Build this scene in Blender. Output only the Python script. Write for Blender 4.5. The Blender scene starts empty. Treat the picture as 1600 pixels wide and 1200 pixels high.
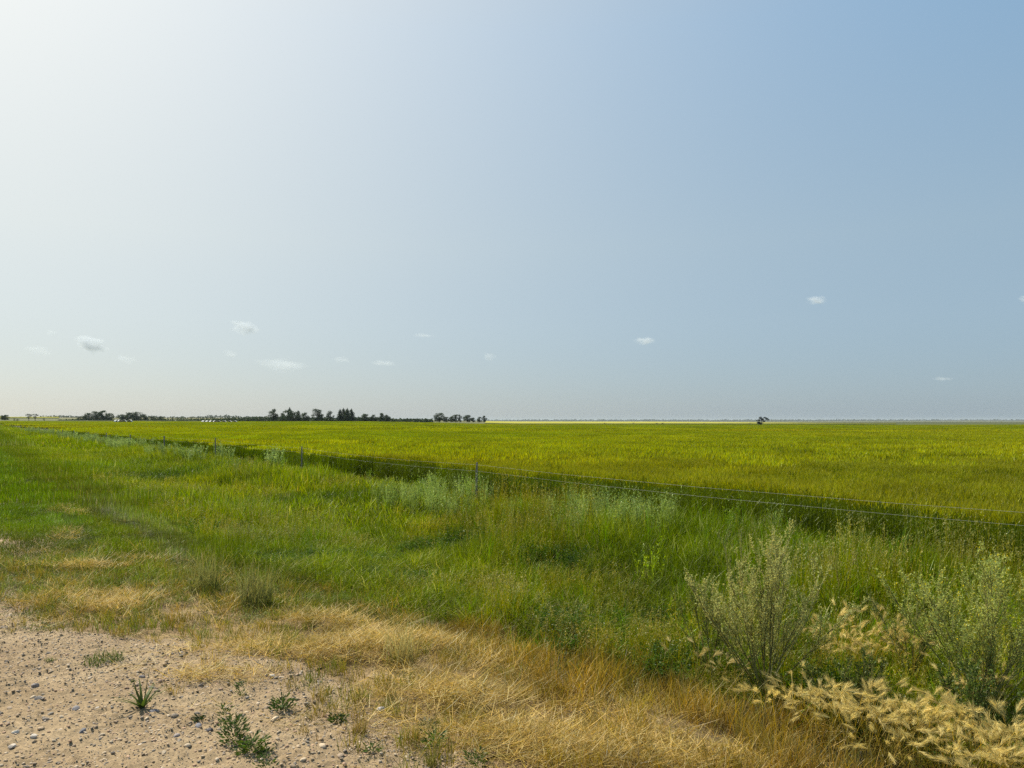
import bpy, math, random
import numpy as np
from mathutils import Vector

random.seed(7)
RNG = np.random.default_rng(7)
R = math.radians
scene = bpy.context.scene
COL = scene.collection

# ------------------------------------------------------------------ camera
EYE = 1.65
cam_d = bpy.data.cameras.new('camera'); cam = bpy.data.objects.new('camera', cam_d); COL.objects.link(cam)
cam.location = (0, 0, EYE); cam.rotation_euler = (R(90), 0, 0)
cam_d.sensor_width = 36; cam_d.lens = 27.0
cam_d.shift_y = 57 / 1600
cam_d.clip_start = 0.05; cam_d.clip_end = 80000
scene.camera = cam

# ------------------------------------------------------------------ sky, sun, exposure
SUN_AZ = R(-46)      # measured from the view axis (+Y), negative = left
SUN_EL = R(46)
world = bpy.data.worlds.new("World"); scene.world = world; world.use_nodes = True
wn = world.node_tree.nodes; wl = world.node_tree.links; wn.clear()
sky = wn.new('ShaderNodeTexSky'); sky.sky_type = 'NISHITA'; sky.sun_disc = False
sky.sun_elevation = SUN_EL; sky.sun_rotation = SUN_AZ
sky.altitude = 600; sky.air_density = 1.0; sky.dust_density = 1.0; sky.ozone_density = 1.0
bg = wn.new('ShaderNodeBackground'); bg.inputs['Strength'].default_value = 0.02
# milky summer haze over the clear-sky model: a pale layer, thicker to the horizon, with a wide aureole round the sun
to_sun = Vector((math.sin(SUN_AZ) * math.cos(SUN_EL), math.cos(SUN_AZ) * math.cos(SUN_EL), math.sin(SUN_EL)))
wg = wn.new('ShaderNodeTexCoord'); sx = wn.new('ShaderNodeSeparateXYZ'); wl.new(wg.outputs['Generated'], sx.inputs[0])
el = wn.new('ShaderNodeMath'); el.operation = 'MAXIMUM'; el.inputs[1].default_value = 0; wl.new(sx.outputs['Z'], el.inputs[0])
er_ = wn.new('ShaderNodeValToRGB'); wl.new(el.outputs[0], er_.inputs[0])
HZ = [(0.0, (.108, .163, .22)), (.12, (.145, .209, .262)), (.22, (.154, .225, .278)), (.45, (.104, .208, .32)), (1.0, (.07, .15, .26))]
while len(er_.color_ramp.elements) < len(HZ): er_.color_ramp.elements.new(.5)
for e_, (p_, c_) in zip(er_.color_ramp.elements, HZ): e_.position = p_; e_.color = c_ + (1,)
dt = wn.new('ShaderNodeVectorMath'); dt.operation = 'DOT_PRODUCT'; wl.new(wg.outputs['Generated'], dt.inputs[0]); dt.inputs[1].default_value = to_sun
ac = wn.new('ShaderNodeMath'); ac.operation = 'ARCCOSINE'; wl.new(dt.outputs['Value'], ac.inputs[0])
dv = wn.new('ShaderNodeMath'); dv.operation = 'DIVIDE'; dv.inputs[1].default_value = R(40); wl.new(ac.outputs[0], dv.inputs[0])
sq = wn.new('ShaderNodeMath'); sq.operation = 'MULTIPLY'; wl.new(dv.outputs[0], sq.inputs[0]); wl.new(dv.outputs[0], sq.inputs[1])
ng_ = wn.new('ShaderNodeMath'); ng_.operation = 'MULTIPLY'; ng_.inputs[1].default_value = -1; wl.new(sq.outputs[0], ng_.inputs[0])
ex = wn.new('ShaderNodeMath'); ex.operation = 'EXPONENT'; wl.new(ng_.outputs[0], ex.inputs[0])
gl = wn.new('ShaderNodeVectorMath'); gl.operation = 'SCALE'; gl.inputs[0].default_value = (.539, .404, .19); wl.new(ex.outputs[0], gl.inputs['Scale'])
ad = wn.new('ShaderNodeVectorMath'); ad.operation = 'ADD'; wl.new(er_.outputs[0], ad.inputs[0]); wl.new(gl.outputs[0], ad.inputs[1])
bg2 = wn.new('ShaderNodeBackground'); wl.new(ad.outputs[0], bg2.inputs['Color']); bg2.inputs['Strength'].default_value = 1.0
as_ = wn.new('ShaderNodeAddShader'); wl.new(bg.outputs[0], as_.inputs[0]); wl.new(bg2.outputs[0], as_.inputs[1])
wo = wn.new('ShaderNodeOutputWorld')
wl.new(sky.outputs[0], bg.inputs['Color']); wl.new(as_.outputs[0], wo.inputs['Surface'])
sun_d = bpy.data.lights.new('sun', 'SUN'); sun_d.energy = 5.0; sun_d.angle = R(0.6); sun_d.color = (1.0, 0.93, 0.80)
sun = bpy.data.objects.new('sun', sun_d); COL.objects.link(sun)
to_sun = Vector((math.sin(SUN_AZ) * math.cos(SUN_EL), math.cos(SUN_AZ) * math.cos(SUN_EL), math.sin(SUN_EL)))
sun.rotation_euler = (-to_sun).to_track_quat('-Z', 'Y').to_euler()
vs = scene.view_settings
vs.view_transform = 'Standard'; vs.look = 'None'; vs.gamma = 1.0; vs.use_curve_mapping = False
vs.exposure = 0.6
cy = scene.cycles
cy.max_bounces = 5; cy.diffuse_bounces = 1; cy.glossy_bounces = 2; cy.transmission_bounces = 4
cy.volume_bounces = 1; cy.transparent_max_bounces = 4
cy.use_denoising = False
try:
    cy.denoising_prefilter = 'ACCURATE'; cy.denoising_input_passes = 'RGB_ALBEDO_NORMAL'
except Exception:
    pass

# ------------------------------------------------------------------ helpers
def sstep(a, b, x):
    t = np.clip((np.asarray(x, float) - a) / (b - a), 0, 1)
    return t * t * (3 - 2 * t)

def vnoise(x, y, seed=0):
    x = np.asarray(x, float); y = np.asarray(y, float)
    xi = np.floor(x).astype(np.int64); yi = np.floor(y).astype(np.int64)
    fx = x - xi; fy = y - yi
    fx = fx * fx * (3 - 2 * fx); fy = fy * fy * (3 - 2 * fy)
    def h(a, b):
        n = (a * 374761393 + b * 668265263 + seed * 1442695041) & 0xffffffff
        n = ((n ^ (n >> 13)) * 1274126177) & 0xffffffff
        n = n ^ (n >> 16)
        return (n & 0xffffff) / float(0xffffff)
    a = h(xi, yi); b = h(xi + 1, yi); c = h(xi, yi + 1); d = h(xi + 1, yi + 1)
    return a + (b - a) * fx + (c - a) * fy + (a - b - c + d) * fx * fy

def fbm(x, y, seed=0, oct=3):
    s = 0; amp = 1; tot = 0
    for k in range(oct):
        s = s + amp * vnoise(np.asarray(x) * 2 ** k, np.asarray(y) * 2 ** k, seed + k * 17)
        tot += amp; amp *= 0.5
    return s / tot          # 0..1

DX, DY = -0.582, 0.813      # direction the road and the fence run in
def uof(X, Y): return 0.813 * X + 0.582 * Y
def sof(X, Y): return DX * X + DY * Y
def us(u, s): return 0.813 * u + DX * s, 0.582 * u + DY * s

LD = np.array([0, 10, 60, 200, 300, 400, 500, 700, 1000, 1500, 2500, 5000, 9000, 14000, 40000.])
ZL = np.array([-.3, -.3, -.30, -.12, 0.0, .3, .6, 1.4, 3.0, 6.5, 9.5, 9.5, 9, 9, 9])
ZR = np.array([-.3, -.3, -.42, -.78, -.92, -1.25, -1.75, -2.7, -2.1, -1.6, -4, -5, -5, -4, -4.])

def far_off(X, Y):
    d = np.hypot(X, Y)
    a = X / np.maximum(np.abs(Y), 0.4 * d + 1e-6)
    side = sstep(-.22, .02, a)
    zl = np.interp(d, LD, ZL); zr = np.interp(d, LD, ZR)
    z = zl * (1 - side) + zr * side
    return z + 0.3

def road_edge(X, Y):
    w = (fbm(X * 1.3, Y * 1.3, 5) - .5) * 1.0 + (fbm(X * 4.5, Y * 4.5, 6) - .5) * .5
    return np.interp(Y, [0, 4.5, 5.5, 6.5, 8.2, 9.5, 1e6], [1.72, 1.72, 1.55, -.15, -.15, .4, .4]) + w * (.6 + .4 * (1 - sstep(6, 7, Y)))

def ground_z(X, Y):
    X = np.asarray(X, float); Y = np.asarray(Y, float)
    u = uof(X, Y)
    g = np.interp(u, [-60, -9, -5, -2.5, 0.6, 1.8, 3.0, 4.2, 5.5, 7.2, 8.6, 9.6, 11.0],
                  [-.3, -.4, -.02, .05, 0.0, -.05, -.18, -.34, -.44, -.22, -.04, -.16, -.30])
    k = sstep(25, 120, np.hypot(X, Y))
    g = g * (1 - k) + np.interp(u, [-60, -9, -5, 1.8, 5.5, 8.6, 1e6], [-.3, -.35, -.05, -.08, -.4, -.3, -.3]) * k
    near = 1 - sstep(60, 200, np.hypot(X, Y))
    bump = (fbm(X * .9, Y * .9, 11) - .5) * .12 * sstep(1.6, 3.2, u) + (fbm(X * .17, Y * .17, 3) - .5) * .12 * sstep(3, 8, u)
    und = (fbm(X * .004, Y * .004, 31) - .5) * .5 * sstep(200, 600, np.hypot(X, Y))
    hills = sstep(9000, 12000, np.hypot(X, Y)) * (1 - sstep(16000, 20000, np.hypot(X, Y))) * (4 + 10 * fbm(X * .0005, Y * .0005, 71))
    return g + bump * near + und + hills + far_off(X, Y)

def gz(x, y): return float(ground_z(np.array([x]), np.array([y]))[0])

def onray(px, Y): return (px - 800) / 1200 * Y
def ztop(py, Y): return EYE - (py - 657) / 1200 * Y

def tag(o, label=None, cat=None, group=None, kind=None):
    if label: o['label'] = label
    if cat: o['category'] = cat
    if group: o['group'] = group
    if kind: o['kind'] = kind
    return o

class MB:
    """collects vertices, faces and a colour per vertex"""
    def __init__(s): s.v = []; s.f = []; s.c = []
    def add(s, v, f, c):
        n = len(s.v)
        s.v.extend(v); s.f.extend([tuple(i + n for i in q) for q in f]); s.c.extend(c)
    def blade(s, p, h, az, lean, curve, w, segs, c0, c1, wz=None, tipw=0.0):
        """one grass blade: rises from p, bends towards az"""
        dx, dy = math.cos(az), math.sin(az)
        wa = random.random() * 6.283 if wz is None else wz
        wx, wy = math.cos(wa), math.sin(wa)
        v = []; c = []
        for i in range(segs + 1):
            t = i / segs
            d = h * (lean * t + curve * t * t)
            z = h * (t - .45 * curve * t * t)
            ww = w * .5 * ((1 - t) ** .6 * (1 - tipw) + tipw)
            q = (p[0] + dx * d, p[1] + dy * d, p[2] + z)
            cc = [c0[k] + (c1[k] - c0[k]) * t for k in range(3)] + [1]
            if i == segs and tipw == 0:
                v.append(q); c.append(cc)
            else:
                v.append((q[0] - wx * ww, q[1] - wy * ww, q[2])); v.append((q[0] + wx * ww, q[1] + wy * ww, q[2])); c += [cc, cc]
        f = []
        for i in range(segs):
            if i == segs - 1 and tipw == 0: f.append((2 * i, 2 * i + 1, 2 * i + 2))
            else: f.append((2 * i, 2 * i + 1, 2 * i + 3, 2 * i + 2))
        s.add(v, f, c)
        return q
    def leaf(s, p, d, L, w, col):
        """a flat diamond leaf from p along d"""
        d = Vector(d).normalized(); a = d.cross(Vector((random.gauss(0, 1), random.gauss(0, 1), random.gauss(0, 1))))
        if a.length < 1e-4: a = Vector((1, 0, 0))
        a = a.normalized() * w * .5; p = Vector(p); m = p + d * L * .45; e = p + d * L
        s.add([tuple(p), tuple(m - a), tuple(e), tuple(m + a)], [(0, 1, 2, 3)], [list(col) + [1]] * 4)
    def tube(s, pts, rad, n, col):
        v = []; f = []
        for i, p in enumerate(pts):
            p = Vector(p)
            t = (Vector(pts[min(i + 1, len(pts) - 1)]) - Vector(pts[max(i - 1, 0)])).normalized()
            a = t.cross(Vector((0.3, 1, 0.1))).normalized(); b = t.cross(a)
            r = rad[i] if hasattr(rad, '__len__') else rad
            for k in range(n):
                an = 6.2832 * k / n
                v.append(tuple(p + a * math.cos(an) * r + b * math.sin(an) * r))
        for i in range(len(pts) - 1):
            for k in range(n):
                f.append((i * n + k, i * n + (k + 1) % n, (i + 1) * n + (k + 1) % n, (i + 1) * n + k))
        f.append(tuple(range(n))); f.append(tuple((len(pts) - 1) * n + k for k in range(n)))
        s.add(v, f, [list(col) + [1]] * len(v))
    def build(s, name, mat, parent=None, link=True, smooth=False, loc=None):
        me = bpy.data.meshes.new(name); me.from_pydata(s.v, [], s.f)
        at = me.attributes.new('bc', 'FLOAT_COLOR', 'POINT')
        at.data.foreach_set('color', np.array(s.c, dtype=np.float32).ravel())
        if smooth: me.shade_smooth()
        me.materials.append(mat)
        o = bpy.data.objects.new(name, me)
        if link: COL.objects.link(o)
        if parent: o.parent = parent
        if loc is not None: o.location = loc
        return o

def empty(name, loc=(0, 0, 0), rz=0):
    o = bpy.data.objects.new(name, None); COL.objects.link(o); o.location = loc; o.rotation_euler = (0, 0, rz)
    o.empty_display_size = .2
    return o

# ------------------------------------------------------------------ materials
def new_mat(name):
    m = bpy.data.materials.new(name); m.use_nodes = True
    n = m.node_tree.nodes; n.clear()
    return m, n, m.node_tree.links

def foliage_mat(name, instanced=True, transl=.45, gloss=.06, rough=.45, albedo=.88, sat=1.06):
    m, n, l = new_mat(name)
    a = n.new('ShaderNodeAttribute'); a.attribute_name = 'bc'
    col = a.outputs['Color']
    if instanced:
        t = n.new('ShaderNodeAttribute'); t.attribute_type = 'INSTANCER'; t.attribute_name = 'tint'
        mx = n.new('ShaderNodeMix'); mx.data_type = 'RGBA'; mx.blend_type = 'MULTIPLY'; mx.inputs[0].default_value = 1
        l.new(col, mx.inputs[6]); l.new(t.outputs['Color'], mx.inputs[7]); col = mx.outputs[2]
    pre = n.new('ShaderNodeHueSaturation'); pre.inputs['Saturation'].default_value = sat; pre.inputs['Value'].default_value = albedo
    l.new(col, pre.inputs['Color']); col = pre.outputs[0]
    d = n.new('ShaderNodeBsdfDiffuse'); tr = n.new('ShaderNodeBsdfTranslucent'); g = n.new('ShaderNodeBsdfGlossy')
    g.inputs['Roughness'].default_value = rough; g.inputs['Color'].default_value = (.9, .95, .8, 1)
    hs = n.new('ShaderNodeHueSaturation'); hs.inputs['Saturation'].default_value = 1.08; hs.inputs['Value'].default_value = 1.25
    l.new(col, d.inputs['Color']); l.new(col, hs.inputs['Color']); l.new(hs.outputs[0], tr.inputs['Color'])
    m1 = n.new('ShaderNodeMixShader'); m1.inputs[0].default_value = transl
    m2 = n.new('ShaderNodeMixShader'); m2.inputs[0].default_value = gloss
    l.new(d.outputs[0], m1.inputs[1]); l.new(tr.outputs[0], m1.inputs[2])
    l.new(m1.outputs[0], m2.inputs[1]); l.new(g.outputs[0], m2.inputs[2])
    o = n.new('ShaderNodeOutputMaterial'); l.new(m2.outputs[0], o.inputs['Surface'])
    return m

def noise_node(n, l, scale, detail=4, vec=None, rough=.55):
    t = n.new('ShaderNodeTexNoise'); t.inputs['Scale'].default_value = scale; t.inputs['Detail'].default_value = detail
    t.inputs['Roughness'].default_value = rough
    if vec is not None: l.new(vec, t.inputs['Vector'])
    return t

def ramp(n, l, src, stops):
    r = n.new('ShaderNodeValToRGB'); l.new(src, r.inputs[0])
    el = r.color_ramp.elements
    while len(el) < len(stops): el.new(.5)
    for e, (p, c) in zip(el, stops): e.position = p; e.color = tuple(c) + (1,)
    return r

def mixc(n, l, mode, fac, a, b):
    m = n.new('ShaderNodeMix'); m.data_type = 'RGBA'; m.blend_type = mode
    if hasattr(fac, 'links'): l.new(fac, m.inputs[0])
    else: m.inputs[0].default_value = fac
    for s, i in ((a, 6), (b, 7)):
        if hasattr(s, 'links'): l.new(s, m.inputs[i])
        else: m.inputs[i].default_value = tuple(s) + (1,)
    return m.outputs[2]

def ground_mat():
    m, n, l = new_mat('soil_and_sward')
    geo = n.new('ShaderNodeNewGeometry')
    a = n.new('ShaderNodeAttribute'); a.attribute_name = 'bc'
    n1 = noise_node(n, l, 3.0, 6, geo.outputs['Position']); n2 = noise_node(n, l, 45.0, 5, geo.outputs['Position'])
    r1 = ramp(n, l, n1.outputs[0], [(.3, (.55, .55, .55)), (.7, (1.0, .98, .92))])
    r2 = ramp(n, l, n2.outputs[0], [(.35, (.7, .68, .66)), (.65, (1.25, 1.25, 1.25))])
    c = mixc(n, l, 'MULTIPLY', 1.0, a.outputs['Color'], r1.outputs[0])
    c = mixc(n, l, 'MULTIPLY', 1.0, c, r2.outputs[0])
    b = n.new('ShaderNodeBsdfPrincipled'); b.inputs['Roughness'].default_value = .95; b.inputs['Specular IOR Level'].default_value = .15
    l.new(c, b.inputs['Base Color'])
    bp = n.new('ShaderNodeBump'); bp.inputs['Distance'].default_value = .02; bp.inputs['Strength'].default_value = .6
    l.new(n2.outputs[0], bp.inputs['Height']); l.new(bp.outputs[0], b.inputs['Normal'])
    o = n.new('ShaderNodeOutputMaterial'); l.new(b.outputs[0], o.inputs['Surface'])
    return m

def gravel_mat():
    m, n, l = new_mat('gravel_dirt')
    geo = n.new('ShaderNodeNewGeometry'); P = geo.outputs['Position']
    n1 = noise_node(n, l, 1.6, 5, P); n2 = noise_node(n, l, 60, 4, P); n3 = noise_node(n, l, 260, 3, P)
    v = n.new('ShaderNodeTexVoronoi'); v.inputs['Scale'].default_value = 85; l.new(P, v.inputs['Vector'])
    base = ramp(n, l, n1.outputs[0], [(.3, (.245, .175, .096)), (.55, (.30, .222, .127)), (.75, (.345, .262, .155))])
    r2 = ramp(n, l, n2.outputs[0], [(.3, (.8, .79, .78)), (.7, (1.16, 1.16, 1.15))])
    vr = ramp(n, l, v.outputs['Color'], [(.1, (.78, .77, .8)), (.5, (1.0, 1.0, 1.0)), (.95, (1.22, 1.2, 1.2))])
    c = mixc(n, l, 'MULTIPLY', 1, base.outputs[0], r2.outputs[0]); c = mixc(n, l, 'MULTIPLY', .8, c, vr.outputs[0])
    b = n.new('ShaderNodeBsdfPrincipled'); b.inputs['Roughness'].default_value = .92; b.inputs['Specular IOR Level'].default_value = .2
    l.new(c, b.inputs['Base Color'])
    bp = n.new('ShaderNodeBump'); bp.inputs['Distance'].default_value = .006; bp.inputs['Strength'].default_value = .8
    ad = n.new('ShaderNodeMath'); ad.operation = 'ADD'; l.new(n3.outputs[0], ad.inputs[0]); l.new(n2.outputs[0], ad.inputs[1])
    l.new(ad.outputs[0], bp.inputs['Height']); l.new(bp.outputs[0], b.inputs['Normal'])
    o = n.new('ShaderNodeOutputMaterial'); l.new(b.outputs[0], o.inputs['Surface'])
    return m

def plain_mat(name, rough=.85, instanced=False, spec=.25, nscale=None, metal=0):
    m, n, l = new_mat(name)
    a = n.new('ShaderNodeAttribute'); a.attribute_name = 'bc'; col = a.outputs['Color']
    if instanced:
        t = n.new('ShaderNodeAttribute'); t.attribute_type = 'INSTANCER'; t.attribute_name = 'tint'
        col = mixc(n, l, 'MULTIPLY', 1.0, col, t.outputs['Color'])
    if nscale:
        tc = n.new('ShaderNodeTexCoord'); nn = noise_node(n, l, nscale, 5, tc.outputs['Object'])
        r = ramp(n, l, nn.outputs[0], [(.3, (.6, .6, .6)), (.7, (1.3, 1.3, 1.3))]); col = mixc(n, l, 'MULTIPLY', 1.0, col, r.outputs[0])
    b = n.new('ShaderNodeBsdfPrincipled'); b.inputs['Roughness'].default_value = rough
    b.inputs['Specular IOR Level'].default_value = spec; b.inputs['Metallic'].default_value = metal
    l.new(col, b.inputs['Base Color'])
    o = n.new('ShaderNodeOutputMaterial'); l.new(b.outputs[0], o.inputs['Surface'])
    return m

M_GROUND = ground_mat(); M_GRAVEL = gravel_mat()
M_GRASS = foliage_mat('living_grass', True, .38, .018, sat=1.14, albedo=1.12)
M_DRY = foliage_mat('dry_grass', True, .38, .03, .5)
M_LEAF = foliage_mat('leaf', False, .4, .015)
M_DRYL = foliage_mat('straw', False, .35, .03)
M_TREE = foliage_mat('tree_leaf', False, .18, .02, .5)
M_STONE_I = plain_mat('pebble', .8, True, .25)
M_STONE = plain_mat('stone', .8, False, .25, 30)
M_WOOD = plain_mat('weathered_wood', .9, False, .1, 25)
M_WIRE = plain_mat('galvanised_wire', .6, False, .3, None, 0)
M_BARK = plain_mat('bark', .9, False, .1, 6)
M_BALE = plain_mat('baled_straw', .9, False, .1, 4)

# ------------------------------------------------------------------ ground sheet (one sheet out to the horizon)
def make_ground():
    NR, NA = 470, 900
    r = np.concatenate([[0.0], 0.35 * np.power(27000 / .35, np.linspace(0, 1, NR))])
    # finer angles in front
    t = np.linspace(-1, 1, NA, endpoint=False)
    ang = np.pi * (0.45 * t + 0.55 * t ** 3)          # 0 = +Y
    rr, aa = np.meshgrid(r[1:], ang, indexing='ij')
    X = np.sin(aa) * rr; Y = np.cos(aa) * rr
    X = np.concatenate([[0.], X.ravel()]); Y = np.concatenate([[0.], Y.ravel()])
    Z = ground_z(X, Y)
    u = uof(X, Y); d = np.hypot(X, Y)
    g = sstep(-.35, .1, road_edge(X, Y) - u)          # gravel mask
    # the gravel sheet lies over this one near the camera
    nearg = (X > -6.9) & (X < 3.4) & (Y > 1.6) & (Y < 11.4)
    Z = Z - 0.03 * np.where(nearg & (u < 3.4), 1, 0)
    n1 = fbm(X * .8, Y * .8, 91); n2 = fbm(X * .02, Y * .02, 92)
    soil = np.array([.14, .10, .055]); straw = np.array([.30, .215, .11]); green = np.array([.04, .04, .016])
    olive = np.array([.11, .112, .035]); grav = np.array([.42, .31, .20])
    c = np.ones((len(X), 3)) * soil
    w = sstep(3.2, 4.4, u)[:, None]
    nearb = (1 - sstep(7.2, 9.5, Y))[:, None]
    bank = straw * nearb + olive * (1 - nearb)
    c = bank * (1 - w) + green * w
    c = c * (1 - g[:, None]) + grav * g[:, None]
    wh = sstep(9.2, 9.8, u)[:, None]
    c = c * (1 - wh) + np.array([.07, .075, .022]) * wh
    # distant fields: long patches of crop, pasture and stubble
    k = sstep(600, 800, d)[:, None]
    px = X * .0011 + 3.1; py = Y * .0019 + 1.7
    cell = vnoise(np.floor(px * 1.3) * 3.7, np.floor(py * 1.6) * 5.1, 44)[:, None]
    pal = np.where(cell < .35, np.array([.10, .12, .035]), np.where(cell < .6, np.array([.17, .16, .06]), np.where(cell < .8, np.array([.065, .08, .035]), np.array([.14, .15, .05]))))
    pal = pal * (0.8 + .4 * fbm(X * .004, Y * .004, 5)[:, None])
    c = c * (1 - k) + pal * k
    faces = [(0, 1 + (j + 1) % NA, 1 + j) for j in range(NA)]
    i, j = np.meshgrid(np.arange(NR - 1), np.arange(NA), indexing='ij')
    j2 = (j + 1) % NA
    q = np.stack([1 + i * NA + j, 1 + i * NA + j2, 1 + (i + 1) * NA + j2, 1 + (i + 1) * NA + j], -1).reshape(-1, 4)
    me = bpy.data.meshes.new('ground')
    nv = len(X); nt = NA; nq = len(q)
    me.vertices.add(nv); me.vertices.foreach_set('co', np.stack([X, Y, Z], -1).astype(np.float32).ravel())
    loops = np.concatenate([np.array(faces).ravel(), q.ravel()]).astype(np.int32)
    me.loops.add(len(loops)); me.loops.foreach_set('vertex_index', loops)
    st = np.concatenate([np.arange(nt) * 3, nt * 3 + np.arange(nq) * 4]).astype(np.int32)
    me.polygons.add(nt + nq); me.polygons.foreach_set('loop_start', st)
    me.update(calc_edges=True); me.validate()
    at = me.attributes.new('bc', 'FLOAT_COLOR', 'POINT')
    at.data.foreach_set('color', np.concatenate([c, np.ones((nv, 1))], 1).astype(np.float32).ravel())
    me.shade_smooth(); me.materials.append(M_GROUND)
    o = bpy.data.objects.new('ground', me); COL.objects.link(o)
    tag(o, kind='structure')
make_ground()

def grid_mesh(name, xs, ys, zfun, mat, keep=None, colfun=None):
    X, Y = np.meshgrid(xs, ys, indexing='ij'); nx, ny = X.shape
    Z = zfun(X, Y)
    i, j = np.meshgrid(np.arange(nx - 1), np.arange(ny - 1), indexing='ij')
    q = np.stack([i * ny + j, (i + 1) * ny + j, (i + 1) * ny + j + 1, i * ny + j + 1], -1).reshape(-1, 4)
    co = np.stack([X, Y, Z], -1).reshape(-1, 3)
    if keep is not None:
        kk = keep(X, Y).ravel(); q = q[kk[q].all(1)]
        used = np.unique(q); mp = np.full(len(co), -1); mp[used] = np.arange(len(used)); co = co[used]; q = mp[q]
    me = bpy.data.meshes.new(name)
    me.vertices.add(len(co)); me.vertices.foreach_set('co', co.astype(np.float32).ravel())
    me.loops.add(q.size); me.loops.foreach_set('vertex_index', q.astype(np.int32).ravel())
    me.polygons.add(len(q)); me.polygons.foreach_set('loop_start', (np.arange(len(q)) * 4).astype(np.int32))
    me.update(calc_edges=True); me.shade_smooth(); me.materials.append(mat)
    if colfun is not None:
        at = me.attributes.new('bc', 'FLOAT_COLOR', 'POINT')
        c = colfun(co[:, 0], co[:, 1]); at.data.foreach_set('color', np.concatenate([c, np.ones((len(co), 1))], 1).astype(np.float32).ravel())
    o = bpy.data.objects.new(name, me); COL.objects.link(o)
    return o

# gravel road and pull-off: packed dirt with real lumps, a few millimetres above the ground sheet
def gravel_h(X, Y):
    u = uof(X, Y)
    h = (fbm(X * 14, Y * 14, 201, 3) - .5) * .020 + (fbm(X * 3, Y * 3, 202, 2) - .5) * .035
    lumps = np.clip(fbm(X * 32, Y * 32, 203, 2) - .55, 0, 1) * .055
    edge = np.clip((road_edge(X, Y) + .55 - u) / .5, 0, 1)
    return ground_z(X, Y) - .022 + .026 * edge + (h + lumps) * (.35 + .65 * edge)
g = grid_mesh('gravel_road', np.arange(-6.8, 3.3, .017), np.arange(1.7, 11.3, .017), gravel_h, M_GRAVEL,
              keep=lambda X, Y: (uof(X, Y) < road_edge(X, Y) + .6) & (uof(X, Y) > -5) & (X > -.85 * Y - .6))
tag(g, kind='structure')

# ------------------------------------------------------------------ scattering of what nobody could count
def scatter(name, variants, P, rotz, S, vid, T, mat=None, label=None, cat=None, tilt=None):
    coll = bpy.data.collections.new(name + '_kinds')
    for i, o in enumerate(variants):
        o.name = '%s_kind_%02d' % (name, i); coll.objects.link(o)
    n = len(P)
    T = np.asarray(T) * RNG.uniform(.78, 1.2, (n, 1))
    me = bpy.data.meshes.new(name)
    me.vertices.add(n); me.vertices.foreach_set('co', np.asarray(P, np.float32).ravel())
    rot = np.zeros((n, 3), np.float32); rot[:, 2] = rotz
    if tilt is not None: rot[:, 0] = tilt[:, 0]; rot[:, 1] = tilt[:, 1]
    S = np.asarray(S, np.float32)
    if S.ndim == 1: S = np.repeat(S[:, None], 3, 1)
    for nm, ty, arr, key in (('rot', 'FLOAT_VECTOR', rot, 'vector'), ('scl', 'FLOAT_VECTOR', S, 'vector'),
                             ('vid', 'INT', np.asarray(vid, np.int32), 'value'),
                             ('tint', 'FLOAT_COLOR', np.concatenate([T, np.ones((n, 1))], 1).astype(np.float32), 'color')):
        at = me.attributes.new(nm, ty, 'POINT'); at.data.foreach_set(key, np.ascontiguousarray(arr).ravel())
    o = bpy.data.objects.new(name, me); COL.objects.link(o)
    ng = bpy.data.node_groups.new(name + '_nodes', 'GeometryNodeTree')
    ng.interface.new_socket('Geometry', in_out='INPUT', socket_type='NodeSocketGeometry')
    ng.interface.new_socket('Geometry', in_out='OUTPUT', socket_type='NodeSocketGeometry')
    N = ng.nodes; L = ng.links
    gi = N.new('NodeGroupInput'); go = N.new('NodeGroupOutput')
    ci = N.new('GeometryNodeCollectionInfo'); ci.inputs['Collection'].default_value = coll
    ci.inputs['Separate Children'].default_value = True; ci.inputs['Reset Children'].default_value = True
    ip = N.new('GeometryNodeInstanceOnPoints'); ip.inputs['Pick Instance'].default_value = True
    def attr(nm, ty):
        a = N.new('GeometryNodeInputNamedAttribute'); a.data_type = ty; a.inputs['Name'].default_value = nm
        return a.outputs['Attribute']
    L.new(gi.outputs[0], ip.inputs['Points']); L.new(ci.outputs[0], ip.inputs['Instance'])
    L.new(attr('vid', 'INT'), ip.inputs['Instance Index'])
    er = N.new('FunctionNodeEulerToRotation'); L.new(attr('rot', 'FLOAT_VECTOR'), er.inputs[0]); L.new(er.outputs[0], ip.inputs['Rotation'])
    L.new(attr('scl', 'FLOAT_VECTOR'), ip.inputs['Scale'])
    L.new(ip.outputs[0], go.inputs[0])
    md = o.modifiers.new('scatter', 'NODES'); md.node_group = ng
    tag(o, label, cat, kind='stuff')
    return o

def jit(density, x0, x1, y0, y1):
    d = 1 / math.sqrt(density)
    xs = np.arange(x0, x1, d); ys = np.arange(y0, y1, d)
    X, Y = np.meshgrid(xs, ys); X = X.ravel(); Y = Y.ravel()
    X = X + RNG.uniform(-.5, .5, len(X)) * d; Y = Y + RNG.uniform(-.5, .5, len(Y)) * d
    k = np.abs(X) < .72 * Y + 1.6
    return X[k], Y[k]

def cv(c, s=.2):
    k = 1 + random.uniform(-s, s); h = random.uniform(-.5, .5) * s
    return (c[0] * k * (1 + h), c[1] * k, c[2] * k * (1 - h))

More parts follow.
